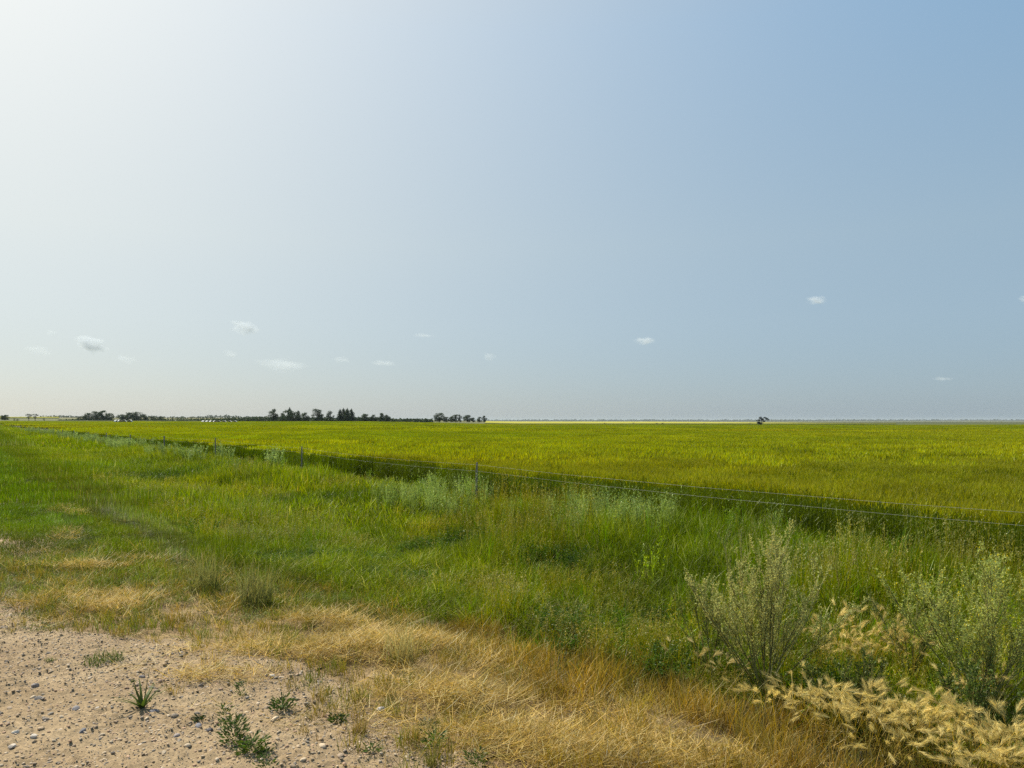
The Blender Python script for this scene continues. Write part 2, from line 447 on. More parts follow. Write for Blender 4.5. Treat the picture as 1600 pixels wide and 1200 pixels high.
class Bag:
    def __init__(s): s.P = []; s.R = []; s.S = []; s.V = []; s.T = []
    def add(s, X, Y, scale, vid, tint, dz=0.0, sz=None):
        n = len(X)
        if n == 0: return
        Z = ground_z(X, Y) + dz
        s.P.append(np.stack([X, Y, Z], -1)); s.R.append(RNG.uniform(0, 6.283, n))
        sc = np.ones(n) * scale; zz = sc if sz is None else np.ones(n) * sz
        s.S.append(np.stack([sc, sc, zz], -1)); s.V.append(vid); s.T.append(tint)
    def go(s, name, variants, label, cat):
        return scatter(name, variants, np.concatenate(s.P), np.concatenate(s.R), np.concatenate(s.S), np.concatenate(s.V), np.concatenate(s.T), label=label, cat=cat)

# ================================================================== WHEAT
WSTEM = (.055, .08, .016); WLEAF = (.075, .105, .014); WHEAD = (.235, .255, .040)
def wheat_near():
    m = MB()
    for _ in range(70):
        x, y = random.uniform(-.27, .27), random.uniform(-.27, .27)
        h = random.gauss(.80, .035); az = random.random() * 6.283; ln = random.uniform(0, .08); cu = random.uniform(0, .06)
        st = cv(WSTEM); hd = cv(WHEAD, .22)
        q = m.blade((x, y, 0), h * .92, az, ln, cu, .004, 2, st, cv(WLEAF), tipw=.8)
        dx, dy = math.cos(az), math.sin(az)
        bend = random.uniform(.1, .6); L = random.uniform(.07, .10)
        d = Vector((dx * bend, dy * bend, 1)).normalized()
        for k in range(2): m.leaf(q, d, L, .013, hd)
        e = Vector(q) + d * L * .5
        for k in range(4):
            dd = d + Vector((random.gauss(0, .16), random.gauss(0, .16), random.gauss(0, .1)))
            m.leaf(e, dd, random.uniform(.07, .12), .0022, cv((.22, .225, .045)))
        for k in range(2):
            zz = random.uniform(.25, .72) * h; a2 = random.random() * 6.283
            m.blade((x + dx * ln * zz, y + dy * ln * zz, zz), random.uniform(.12, .2), a2, .5, random.uniform(.4, 1.2), .011, 3, cv(WLEAF), cv(WLEAF))
    return m.build('w', M_GRASS, link=False)
def wheat_mid():
    m = MB()
    for _ in range(420):
        x, y = random.uniform(-.8, .8), random.uniform(-.8, .8)
        h = random.gauss(.80, .035)
        q = m.blade((x, y, .15), (h - .15) * .92, random.random() * 6.283, .05, .03, .012, 1, cv(WSTEM), cv(WLEAF), tipw=.9)
        m.leaf(q, (random.gauss(0, .25), random.gauss(0, .25), 1), random.uniform(.12, .18), .026, cv(WHEAD, .25))
    return m.build('w', M_GRASS, link=False)
def wheat_far():
    m = MB()
    for _ in range(1500):
        x, y = random.uniform(-4.2, 4.2), random.uniform(-4.2, 4.2)
        m.blade((x, y, .45), random.uniform(.28, .42), random.random() * 6.283, .1, .05, .34, 1, cv(WLEAF), cv(WHEAD, .22), tipw=.35)
    return m.build('w', M_GRASS, link=False)
wv = [wheat_near() for _ in range(5)] + [wheat_mid() for _ in range(4)] + [wheat_far() for _ in range(3)]
wb = Bag()
def wheat_tint(X, Y):
    n1 = fbm(X * .10, Y * .16, 51); n2 = fbm(X * 1.1, Y * 1.6, 52, 2); n3 = fbm(X * .015, Y * .03, 53)
    k = .62 + .38 * n1 + .45 * n2 - .02 + .25 * (n3 - .5)
    r = 1 + .22 * (n1 - .5) + .3 * (n3 - .5)
    # faint spray lines and streaks across the field
    return np.stack([k * r, k * (1 + .03 * (n2 - .5)), k * .9], -1)
def wheat_h(X, Y):
    return 1 + .16 * (fbm(X * .35, Y * .5, 61) - .5) + .10 * (fbm(X * 1.8, Y * 2.2, 62, 2) - .5)
def field_end(X, Y):
    a = X / np.maximum(Y, 1); return 440 + 190 * sstep(-.2, .02, a)
U0 = 9.55
def wedge(X, Y): return U0 + .5 * (fbm(X * .35, Y * .35, 66) - .5)
for dens, y0, y1, xm, vids, dz in ((5.2, 2, 30, 24, (0, 5), 0), (.62, 18, 90, 70, (5, 9), 0), (.0178, 90, 640, 470, (9, 12), 0)):
    X, Y = jit(dens, -xm, xm, y0, y1)
    marg = 0 if y1 < 50 else (.5 if y1 < 100 else 3.5)
    k = (uof(X, Y) > wedge(X, Y) + marg) & (Y < field_end(X, Y))
    if y1 == 30: k &= RNG.random(len(X)) > sstep(19, 30, Y)
    if y1 == 90: k &= RNG.random(len(X)) < sstep(18, 26, Y)
    X, Y = X[k], Y[k]
    sc = RNG.uniform(.95, 1.1, len(X)); 
    wb.add(X, Y, sc, RNG.integers(vids[0], vids[1], len(X)), wheat_tint(X, Y), dz, wheat_h(X, Y) * RNG.uniform(.97, 1.03, len(X)))
wb.go('wheat_crop', wv, 'wide field of ripening yellow green wheat beyond the wire fence', 'wheat')

# ================================================================== VERGE GRASSES
GG = (.108, .145, .006); GT = (.18, .228, .007); OL = (.24, .22, .02); BROWN = (.27, .245, .075)
def green_clump(n=30, r=.15, hm=.5, w=.0075, segs=4, c0=GG, c1=GT, curve=.9, sd=.28):
    m = MB()
    for _ in range(n):
        a = random.random() * 6.283; q = r * math.sqrt(random.random())
        h = hm * random.uniform(.45, 1.1)
        m.blade((q * math.cos(a), q * math.sin(a), 0), h, random.random() * 6.283, random.uniform(0, .25), random.uniform(.0, curve) ** 1.5, w * random.uniform(.7, 1.3), segs, cv(c0, sd), cv(c1 if random.random() > .1 else (.40, .37, .13), sd))
    return m
def seed_clump(n=16, r=.16, hm=.62, pc=BROWN):
    m = green_clump(22, r, hm * .7)
    for _ in range(n):
        a = random.random() * 6.283; q = r * math.sqrt(random.random()); az = random.random() * 6.283
        h = hm * random.uniform(.75, 1.15); c = cv(OL)
        e = m.blade((q * math.cos(a), q * math.sin(a), 0), h, az, random.uniform(0, .12), random.uniform(.0, .12), .0028, 3, c, cv(OL), tipw=.6)
        for k in range(9):
            t = random.uniform(-.14, .02)
            m.leaf((e[0] + random.gauss(0, .006), e[1] + random.gauss(0, .006), e[2] + t), (random.gauss(0, .6), random.gauss(0, .6), .8), random.uniform(.015, .035), .006, cv(pc, .3))
    return m
def alfalfa_clump(h=.45):
    m = MB()
    for _ in range(14):
        a = random.random() * 6.283; az = random.random() * 6.283; hh = h * random.uniform(.6, 1.1); ln = random.uniform(.1, .5)
        m.blade((.05 * math.cos(a), .05 * math.sin(a), 0), hh, az, ln, .1, .004, 2, (.06, .09, .02), (.06, .1, .02), tipw=.6)
        for k in range(16):
            t = random.uniform(.2, 1)
            p = (math.cos(az) * ln * hh * t, math.sin(az) * ln * hh * t, hh * t)
            m.leaf(p, (random.gauss(0, 1), random.gauss(0, 1), random.uniform(-.1, .8)), random.uniform(.02, .045), .014, cv((.05, .095, .013), .3))
    return m
def far_clump(n=60, r=.45, hm=.5, w=.022, c0=GG, c1=GT):
    return green_clump(n, r, hm, w, 2, c0, c1, .5)
def patch(n=110, r=1.8, hm=.5, w=.10):
    return green_clump(n, r, hm, w, 1, GG, GT, .2)
gv = []
for _ in range(5): gv.append(green_clump())                                  # 0-4 fine upright
for _ in range(3): gv.append(seed_clump())                                   # 5-7 seed heads
for _ in range(3): gv.append(alfalfa_clump())                                # 8-10 dark leafy
for _ in range(2): gv.append(green_clump(16, .12, .55, .010, 4, (.09, .15, .02), (.14, .23, .025), 1.4))   # 11-12 broad blades
for _ in range(3): gv.append(far_clump())                                    # 13-15
for _ in range(3): gv.append(patch())                                        # 16-18
for _ in range(3): gv.append(green_clump(36, .13, .10, .006, 3, (.16, .16, .035), (.13, .19, .022), 1.6))  # 19-21 mown short
for _ in range(2): gv.append(far_clump(60, .45, .12, .012, (.16, .16, .035), (.13, .19, .022)))            # 22-23 short far
gvo = [m.build('g', M_GRASS, link=False) for m in gv]
gb = Bag()
def green_edge(X, Y): return np.interp(Y, [3, 5.5, 7, 8, 9.5, 14, 30, 1e4], [5.25, 4.45, 3.95, 3.5, 3.0, 2.9, 2.9, 2.9]) + .5 * (fbm(X * 1.1, Y * 1.1, 301) - .5)
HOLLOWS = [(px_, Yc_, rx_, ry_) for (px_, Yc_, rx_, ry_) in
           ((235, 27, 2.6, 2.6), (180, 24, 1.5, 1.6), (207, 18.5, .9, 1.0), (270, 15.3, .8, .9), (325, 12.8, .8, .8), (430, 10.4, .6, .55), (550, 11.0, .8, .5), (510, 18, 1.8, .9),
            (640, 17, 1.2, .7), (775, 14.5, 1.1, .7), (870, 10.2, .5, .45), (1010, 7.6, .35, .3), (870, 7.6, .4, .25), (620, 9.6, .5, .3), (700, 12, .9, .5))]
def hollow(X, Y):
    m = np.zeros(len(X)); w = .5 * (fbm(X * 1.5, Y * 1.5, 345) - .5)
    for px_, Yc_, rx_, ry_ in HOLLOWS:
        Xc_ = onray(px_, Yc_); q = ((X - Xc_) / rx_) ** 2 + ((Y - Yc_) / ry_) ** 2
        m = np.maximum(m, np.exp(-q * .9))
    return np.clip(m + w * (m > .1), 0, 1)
def tall_h(X, Y):
    """relative height of the uncut grass: hollows, tussocks"""
    u = uof(X, Y)
    base = .72 + .75 * (fbm(X * .55, Y * .45, 311) - .5) + .5 * (fbm(X * 1.7, Y * 1.7, 312, 2) - .5)
    base = base * (.8 + .2 * sstep(-.1, .9, u - green_edge(X, Y)))
    return np.clip(base, .28, 1.3)
def tall_tint(X, Y):
    a = fbm(X * .3, Y * .25, 321); b = fbm(X * 1.3, Y * 1.0, 322, 3); c = fbm(X * .12, Y * .1, 323)
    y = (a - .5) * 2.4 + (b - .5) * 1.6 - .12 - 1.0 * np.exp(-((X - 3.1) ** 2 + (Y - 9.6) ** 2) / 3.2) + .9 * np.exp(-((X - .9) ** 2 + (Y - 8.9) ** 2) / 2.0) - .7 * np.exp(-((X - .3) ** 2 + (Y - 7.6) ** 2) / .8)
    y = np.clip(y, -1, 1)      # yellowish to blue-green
    k = .95 + .7 * (b - .5) + .4 * (c - .5)
    u = uof(X, Y); e = (1 - sstep(0, 1.3, u - green_edge(X, Y)))
    e = e * (1 - .75 * sstep(7.5, 10, Y)); r = 1 + .15 * y + .12 * e; g = 1 + .04 * y + .02 * e; bl = 1 - .3 * y
    return np.stack([k * r, k * g, k * bl], -1)
def tuss(X, Y, f=3.0, seed=777): return sstep(.34, .66, fbm(X * f, Y * f, seed, 3))
def verge(dens, y0, y1, xm, lod):
    X, Y = jit(dens, -xm, xm, y0, y1); u = uof(X, Y)
    k = (u > green_edge(X, Y)) & (u < 9.3 + .6 * (fbm(X * .8, Y * .8, 333) - .5)); X, Y, u = X[k], Y[k], u[k]
    n = len(X); T = tall_tint(X, Y); H = tall_h(X, Y)
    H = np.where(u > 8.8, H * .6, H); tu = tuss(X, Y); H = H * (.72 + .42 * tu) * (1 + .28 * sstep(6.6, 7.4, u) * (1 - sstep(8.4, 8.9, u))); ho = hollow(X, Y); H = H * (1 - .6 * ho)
    T = T * (.86 + .22 * tu)[:, None]
    if lod == 0:
        r = RNG.random(n); sd = fbm(X * .5, Y * .5, 341); dk = fbm(X * .6, Y * .7, 342)
        v = RNG.integers(0, 5, n)
        v = np.where(r < np.clip((sd - .42) * 1.2, 0, .24), RNG.integers(5, 8, n), v)
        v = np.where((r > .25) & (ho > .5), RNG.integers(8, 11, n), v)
        v = np.where((r > .92), RNG.integers(11, 13, n), v)
        v = np.where((r > .6) & (np.abs(u - green_edge(X, Y) - .5) < .5) & (Y < 8.5) & (X > .2), RNG.integers(8, 13, n), v)
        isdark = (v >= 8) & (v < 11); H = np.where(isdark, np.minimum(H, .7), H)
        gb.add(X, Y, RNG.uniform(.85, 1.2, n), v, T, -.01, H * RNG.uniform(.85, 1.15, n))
    elif lod == 1:
        dk = fbm(X * .6, Y * .7, 342); T = T * np.stack([1 - .62 * ho, 1 - .5 * ho, 1 - .3 * ho], -1)  # hollows tinted darker: ditch shade painted into the colour, along with darker plants
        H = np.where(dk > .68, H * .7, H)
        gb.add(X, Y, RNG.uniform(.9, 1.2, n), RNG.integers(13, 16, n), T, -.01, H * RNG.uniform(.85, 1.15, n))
        r = RNG.random(n); sd = fbm(X * .5, Y * .5, 341); q = (r < (sd - .4) * 2) & (Y < 26)
        gb.add(X[q], Y[q], np.full(q.sum(), 1.3), RNG.integers(5, 8, q.sum()), T[q], -.01, H[q])
    else:
        gb.add(X, Y, RNG.uniform(.9, 1.3, n), RNG.integers(16, 19, n), T, -.02, H * .9)
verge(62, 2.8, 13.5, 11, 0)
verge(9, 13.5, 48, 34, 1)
verge(1.1, 48, 430, 300, 2)
# mown bank beside the road
def mown(dens, y0, y1, xm, vids, s0):
    X, Y = jit(dens, -xm, 6, y0, y1); u = uof(X, Y)
    n0 = fbm(X * .9, Y * .9, 351)
    k = (u > road_edge(X, Y) - .1) & (u < green_edge(X, Y) + .3) & (Y > 5.7 + 1.6 * (n0 - .5) + .9 * sstep(.5, 2.4, u) * (u < 3.2))
    k &= RNG.random(len(X)) < .28 + .72 * sstep(6.6, 8.4, Y + 1.2 * (n0 - .5))
    X, Y, u = X[k], Y[k], u[k]; n = len(X)
    s = sof(X, Y); a = fbm(u * 2.2, s * .12, 352, 3); b = fbm(X * 1.5, Y * 1.5, 353)
    dry = np.clip((a - .48) * 4, 0, 1) * np.clip((b - .2) * 2, 0, 1)
    dry = np.maximum(dry, (1 - sstep(7.0, 9.6, Y)) * np.clip(b * 1.6 - .05, 0, 1))
    k = .74 + .6 * (b - .5)
    T = np.stack([k * (1.02 + .38 * dry), k * (1.05 + .28 * dry), k * (.9 + 1.8 * dry)], -1)
    wob = u + .35 * (fbm(s * .35, u * .8, 357) - .5)
    lush = (1 - sstep(1.5, 1.9, wob)) * sstep(9, 13, Y); T = T * np.stack([1 - .14 * lush, 1 + .03 * lush, 1 - .1 * lush], -1)
    th = np.exp(-((wob - 2.15) / .22) ** 2) * np.clip(fbm(s * .5, u * 3, 358, 2) * 2.2 - .7, 0, 1) * .6
    T = T * np.stack([1 - .02 * th, 1 - .12 * th, 1 + .9 * th], -1)
    ol = sstep(2.2, 2.7, wob); T = T * np.stack([1 - .04 * ol, 1 + 0 * ol, 1 - .15 * ol], -1)
    tu = tuss(X, Y, 2.2, 780); T = T * (.7 + .45 * tu)[:, None]; q_ = sstep(.52, .62, fbm(u * 3.5, s * .25, 356, 3)); T = T * np.stack([1 - .20 * q_, 1 - .22 * q_, 1 - .1 * q_], -1)
    hs = (.55 + .8 * tu) * (.7 + .9 * fbm(X * 1.2, Y * 1.2, 354)) * (1 + 1.0 * sstep(1.8, 3.2, u) * sstep(7, 9, Y)) * (1 - .35 * dry)
    gb.add(X, Y, s0 * RNG.uniform(.85, 1.2, n), RNG.integers(vids[0], vids[1], n), T, 0, s0 * hs * RNG.uniform(.7, 1.3, n))
mown(75, 5, 15, 12, (19, 22), 1.0)
mown(12, 15, 50, 36, (22, 24), 1.1)
mown(1.6, 50, 430, 300, (22, 24), 2.6)
gb.go('verge_grass', gvo, 'green uncut grass filling the ditch between the road bank and the fence', 'grass')

# ================================================================== DRY GRASSES
GOLD = (.50, .345, .065); STRAW = (.60, .43, .145); PALE = (.73, .58, .26)
def gold_clump(n=36, r=.11, hm=.28):
    m = MB()
    for _ in range(n):
        a = random.random() * 6.283; q = r * math.sqrt(random.random())
        m.blade((q * math.cos(a), q * math.sin(a), 0), hm * random.uniform(.5, 1.1), random.random() * 6.283, random.uniform(0, .3), random.uniform(0, .5), .0045, 3, cv((.33, .215, .06), .35), cv(random.choice([GOLD, GOLD, STRAW, OL]), .3))
    return m
def mat_clump(n=38, r=.16):
    m = MB()
    for _ in range(n):
        a = random.random() * 6.283; q = r * math.sqrt(random.random()); L = random.uniform(.06, .22)
        p = (q * math.cos(a), q * math.sin(a), random.uniform(0, .015))
        m.blade(p, L * .27, random.random() * 6.283, random.uniform(2.0, 3.8), random.uniform(-.8, 1.2), .0042, 4, cv(random.choice([STRAW, (.30, .20, .08), GOLD]), .35), cv(random.choice([STRAW, PALE, GOLD]), .25))
    return m
def wisp_clump(n=10):
    m = MB()
    for _ in range(n):
        m.blade((random.gauss(0, .05), random.gauss(0, .05), 0), random.uniform(.2, .42), random.random() * 6.283, random.uniform(.1, .6), random.uniform(.2, 1.0), .0028, 5, cv(STRAW), cv(PALE))
    return m
def barley_clump(n=9, h=.38):
    m = MB()
    for _ in range(n):
        az = random.gauss(-.5, 1.0); hh = h * random.uniform(.8, 1.12)
        q = m.blade((random.gauss(0, .05), random.gauss(0, .05), 0), hh, az, random.uniform(.05, .3), random.uniform(.05, .35), .0026, 4, cv((.22, .2, .06)), cv(GOLD), tipw=.7)
        d = Vector((math.cos(az) * random.uniform(.4, 1.4), math.sin(az) * random.uniform(.4, 1.4), random.uniform(-.5, 1.2))).normalized()
        L = random.uniform(.045, .07); c = (.76, .62, .25)
        for k in range(85):
            t = random.random(); p = Vector(q) + d * L * t
            dd = d * 1.0 + Vector((random.gauss(0, .24), random.gauss(0, .24), random.gauss(0, .24)))
            m.leaf(p, dd, random.uniform(.035, .065), .0012, cv(c, .2))
        for k in range(3): m.leaf(q, d, L, .008, cv((.5, .42, .17)))
    return m
dvo = [m.build('d', M_DRY, link=False) for m in
       [gold_clump() for _ in range(4)] + [mat_clump() for _ in range(4)] + [wisp_clump() for _ in range(2)] + [gold_clump(30, .07, .15) for _ in range(2)]]
db = Bag()
X, Y = jit(95, -7, 8, 2.2, 9.5); u = uof(X, Y)     # upright golden stems
e = green_edge(X, Y)
up = (u > 2.75 + .5 * (fbm(X, Y, 401) - .5) + .5 * sstep(1.5, -.5, X)) & (u < e + .35) & (Y < 9)
tu = tuss(X, Y, 3.4, 790)
w = RNG.random(len(X)) < np.where(u > e, .3, .85) * (.22 + .78 * tu) * (1 - .85 * sstep(6.6, 7.8, Y))
k = up & w; Xk, Yk = X[k], Y[k]; n = len(Xk)
kk = .85 + .7 * (fbm(Xk * 1.8, Yk * 1.8, 403) - .5); ol = np.clip((fbm(Xk * 1.1, Yk * 1.1, 404) - .45) * 3, 0, 1) * .35
T = np.stack([kk * (1 - .25 * ol), kk * (1 + .1 * ol), kk * (1 - .3 * ol)], -1)
hh = (.45 + .6 * fbm(Xk * 1.3, Yk * 1.3, 405)) * (.5 + .55 * sstep(2.8, 4.0, uof(Xk, Yk))) * (.7 + .5 * tuss(Xk, Yk, 3.4, 790)); kk = kk * (.7 + .4 * tuss(Xk, Yk, 5.0, 791)); T = T * (.7 + .4 * tuss(Xk, Yk, 5.0, 791))[:, None]
db.add(Xk, Yk, RNG.uniform(.9, 1.2, n), RNG.integers(0, 4, n), T, 0, hh)
# straw lying on the shoulder
X, Y = jit(70, -7, 8, 2.2, 9.5); u = uof(X, Y); re = road_edge(X, Y)
pr = sstep(.0, .55, u - re - .1 + .7 * (fbm(X * 2.2, Y * 2.2, 411) - .5)) * (1 - .8 * sstep(3.3, 4.6, u)) * (1 - sstep(6.6, 7.8, Y)) * (.08 + .9 * sstep(.40, .6, fbm(X * 2.7, Y * 2.7, 414, 3)))
pr = pr * (1 - .88 * sstep(-.5, -1.5, X)); pr = np.maximum(pr, .14 * (u > re - .7) * (fbm(X * 3, Y * 3, 415) > .45)); pr = pr * (.75 + .25 * (u > re + .4))
k = (RNG.random(len(X)) < pr * .82) & (u < green_edge(X, Y) + .3); Xk, Yk = X[k], Y[k]; n = len(Xk)
mound = np.clip(fbm(Xk * 1.0, Yk * 1.0, 412) - .45, 0, 1)
kk = (.82 + .7 * (fbm(Xk * 2, Yk * 2, 413) - .5)) * RNG.uniform(.7, 1.15, n)
db.add(Xk, Yk, RNG.uniform(.8, 1.3, n), RNG.integers(4, 8, n), np.stack([kk, kk, kk], -1), mound * .18, RNG.uniform(.8, 1.3, n) * (1 + 2 * mound))
# short tufts standing in it
X, Y = jit(70, -7, 8, 2.2, 9.0); u = uof(X, Y); re = road_edge(X, Y)
k = (u > re - .5) & (u < 3.4) & (RNG.random(len(X)) < (.10 + .9 * sstep(-.3, 1.0, u - re)) * (.3 + .7 * tuss(X, Y, 4.0, 795))); Xk, Yk = X[k], Y[k]; n = len(Xk)
ol = RNG.random(n) * sstep(.6, -1.0, Xk) * 1.1
db.add(Xk, Yk, RNG.uniform(.7, 1.1, n), RNG.integers(10, 12, n), np.stack([(1 - .55 * ol) * .85, (1 - .25 * ol) * .85, (1 - .6 * ol) * .85], -1), 0, RNG.uniform(.35, 1.1, n))
# windrow of cut straw at the foot of the bank (two heaps) and clipping lines on the bank
def heap(px, py, z, rx, ry, n, hgt, ang=0.0):
    n = int(n * .55)
    Yc = (EYE - z) * 1200 / (py - 657); Xc = onray(px, Yc)
    a = RNG.normal(0, .5, (n, 2)); x = a[:, 0] * rx; y = a[:, 1] * ry
    X = Xc + x * math.cos(ang) - y * math.sin(ang); Y = Yc + x * math.sin(ang) + y * math.cos(ang)
    r2 = a[:, 0] ** 2 + a[:, 1] ** 2
    kk = RNG.uniform(.6, 1.2, n)
    db.add(X, Y, RNG.uniform(.8, 1.3, n), RNG.integers(4, 8, n), np.stack([kk, kk, kk], -1), hgt * np.exp(-r2 * 1.6) * RNG.uniform(.2, .8, n), RNG.uniform(.8, 1.6, n))
heap(560, 1005, -.05, .55, .22, 130, .16, .5); heap(640, 985, -.08, .6, .2, 110, .12, -.1); heap(740, 1080, -.1, .5, .25, 110, .07)
heap(500, 960, -.05, .5, .2, 70, .10, .2); heap(140, 935, .0, .7, .25, 70, .05, .2); heap(130, 885, .0, .5, .12, 50, .08, .1); heap(170, 945, 0, .4, .12, 60, .05)
heap(420, 1010, -.02, .6, .25, 70, .03); heap(850, 1150, -.12, .7, .3, 160, .05); heap(1000, 1170, -.15, .6, .25, 120, .05); heap(330, 1050, 0, .35, .08, 26, .02)
for (px, py) in ((105, 832), (118, 800), (92, 792)):
    heap(px, py, 0, .8, .10, 26, .02, 2.1)
X, Y = jit(7, -7, 7, 4.5, 10); u = uof(X, Y)
k = (u > road_edge(X, Y) + .4) & (u < green_edge(X, Y) + .8) & (RNG.random(len(X)) < .4); n = k.sum()
db.add(X[k], Y[k], RNG.uniform(.7, 1.1, n), RNG.integers(8, 10, n), np.ones((n, 3)), 0, RNG.uniform(.5, 1.0, n))
db.go('dry_grass', dvo, 'golden dry grass and cut straw along the gravel shoulder', 'dry grass')

# foxtail barley with bristly cream heads
bvo = [barley_clump().build('b', M_DRY, link=False) for _ in range(5)]
bb = Bag()
def barley(px, py, z, rx, ry, n, hs=1.0, lim=None):
    Yc = (EYE - z) * 1200 / (py - 657); Xc = onray(px, Yc)
    n = max(3, int(n * .62)); X = Xc + RNG.normal(0, .75, n) * rx; Y = Yc + RNG.normal(0, .75, n) * ry
    k = RNG.uniform(.85, 1.15, n)
    bb.add(X, Y, RNG.uniform(.85, 1.15, n), RNG.integers(0, 5, n), np.stack([k, k, k], -1), -.01, hs * RNG.uniform(.68, 1.12, n))
for px, py, rx, ry, n, hs in ((1300, 1150, .22, .16, 9, .95), (1350, 1160, .25, .18, 15, .95), (1410, 1180, .28, .18, 20, .95), (1470, 1205, .26, .18, 18, 1.0),
                              (1530, 1235, .24, .16, 15, 1.0), (1590, 1245, .2, .2, 12, 1.0), (1640, 1240, .4, .3, 16, 1.0),
                              (1115, 1075, .10, .10, 6, .9), (1250, 1125, .2, .12, 4, .8),
                              (1370, 1050, .38, .2, 20, 1.15), (1340, 1045, .2, .2, 8, 1.1), (1500, 1090, .5, .3, 12, .9), (1560, 1150, .3, .2, 8, .8)):
    barley(px, py, -.33, rx, ry, n, hs)
bb.go('foxtail_barley', bvo, 'cream bristly foxtail barley heads in a drift at the lower right', 'foxtail barley')

# ================================================================== SAGE along the fence
SAGE = (.20, .255, .095)
def sage_clump(h=.75, n=16, leafs=22, w=.011, L=.035, wst=.004):
    m = MB()
    for _ in range(n):
        az = random.random() * 6.283; hh = h * random.uniform(.65, 1.1); ln = random.uniform(.02, .28)
        p0 = (random.gauss(0, .06), random.gauss(0, .06), 0)
        m.blade(p0, hh, az, ln, .05, wst, 3, cv(SAGE), cv(SAGE), tipw=.5)
        for k in range(leafs):
            t = random.uniform(.15, 1.02)
            p = (p0[0] + math.cos(az) * ln * hh * t, p0[1] + math.sin(az) * ln * hh * t, hh * t)
            m.leaf(p, (random.gauss(0, .7), random.gauss(0, .7), .9), L * random.uniform(.6, 1.4), w, cv(SAGE, .25))
    return m
svo = [sage_clump().build('s', M_GRASS, link=False) for _ in range(3)] + [sage_clump(.8, 14, 12, .03, .08, .012).build('s', M_GRASS, link=False) for _ in range(2)]
sb = Bag()
def sage(dens, y0, y1, u0, u1, prob, vids, hs=1.0, tint=(1, 1, 1)):
    X, Y = jit(dens, -80, 14, y0, y1); u = uof(X, Y); k = (u > u0) & (u < u1); X, Y = X[k], Y[k]
    p = prob * sstep(.35, .6, fbm(X * .5, Y * .5, 501)) * sstep(y0, y0 + .12 * (y1 - y0), Y) * (1 - sstep(y1 - .12 * (y1 - y0), y1, Y))
    k = RNG.random(len(X)) < p; X, Y = X[k], Y[k]; n = len(X); kk = RNG.uniform(.85, 1.15, n)
    sb.add(X, Y, RNG.uniform(.9, 1.2, n), RNG.integers(vids[0], vids[1], n), np.stack([kk * tint[0], kk * tint[1], kk * tint[2]], -1), 0, hs * RNG.uniform(.8, 1.15, n))
sage(9, 10.5, 17.5, 7.2, 8.8, 1.0, (0, 3), .85, (1.08, 1.06, .95)); sage(4, 10, 13, 8.0, 9.0, .6, (0, 3), .8)
sage(3.0, 23, 75, 7.4, 9.0, .75, (3, 5), .85); sage(1.5, 60, 130, 7.6, 9.0, .7, (3, 5), 1.0)
sage(1.2, 6, 60, 7.8, 9.2, .5, (0, 3), .8, (.95, 1.05, .6))
sage(.9, 5, 14, 5.2, 8.0, .35, (0, 3), .8, (1.1, 1.1, .5))
sb.go('sagebrush', svo, 'pale grey green sage growing in patches along the wire fence', 'sagebrush')

# ================================================================== pebbles
def rock_mesh(seed, sq=.55):
    rn = random.Random(seed); m = MB()
    import bmesh
    bm = bmesh.new(); bmesh.ops.create_icosphere(bm, subdivisions=2, radius=.5)
    ax = [Vector((rn.gauss(0, 1), rn.gauss(0, 1), rn.gauss(0, 1))).normalized() for _ in range(7)]
    for v in bm.verts:
        for a in ax:
            d = v.co.dot(a); lim = .36
            if d > lim: v.co -= a * (d - lim) * .85
        v.co.x *= 1.15; v.co.y *= .85; v.co.z *= sq
        v.co *= 1 + rn.uniform(-.03, .03)
    vv = [tuple(v.co) for v in bm.verts]; ff = [tuple(x.index for x in f.verts) for f in bm.faces]; bm.free()
    m.add(vv, ff, [[1, 1, 1, 1]] * len(vv)); return m
pvo = [rock_mesh(i).build('p', M_STONE_I, link=False) for i in range(6)]
X, Y = jit(2900, -6.5, 3.2, 2.6, 11); u = uof(X, Y)
k = (u < road_edge(X, Y) + .5) & (u > -4.5) & (RNG.random(len(X)) < .22 + .85 * fbm(X * 2.2, Y * 2.2, 601) * (Y < 8)) & (np.abs(X) < .7 * Y + .5); X, Y = X[k], Y[k]
n = len(X); sz = .0045 + .010 * RNG.random(n) ** 4 + .018 * (RNG.random(n) < .02) * RNG.random(n)
Z = gravel_h(X, Y) + sz * .10
g_ = RNG.random(n)
pal = np.array([[.40, .31, .22], [.34, .27, .21], [.46, .38, .29], [.28, .24, .21], [.50, .42, .33], [.38, .26, .19], [.22, .20, .18], [.43, .33, .23]])
T = pal[RNG.integers(0, 8, n)] * RNG.uniform(.72, .98, (n, 1)) * np.array([1.05, 1.0, .88])
scatter('pebbles', pvo, np.stack([X, Y, Z], -1), RNG.uniform(0, 6.28, n), sz * 1.6, RNG.integers(0, 6, n), T, label='loose pebbles scattered over the gravel road edge', cat='pebbles',
        tilt=RNG.uniform(-.4, .4, (n, 2)))

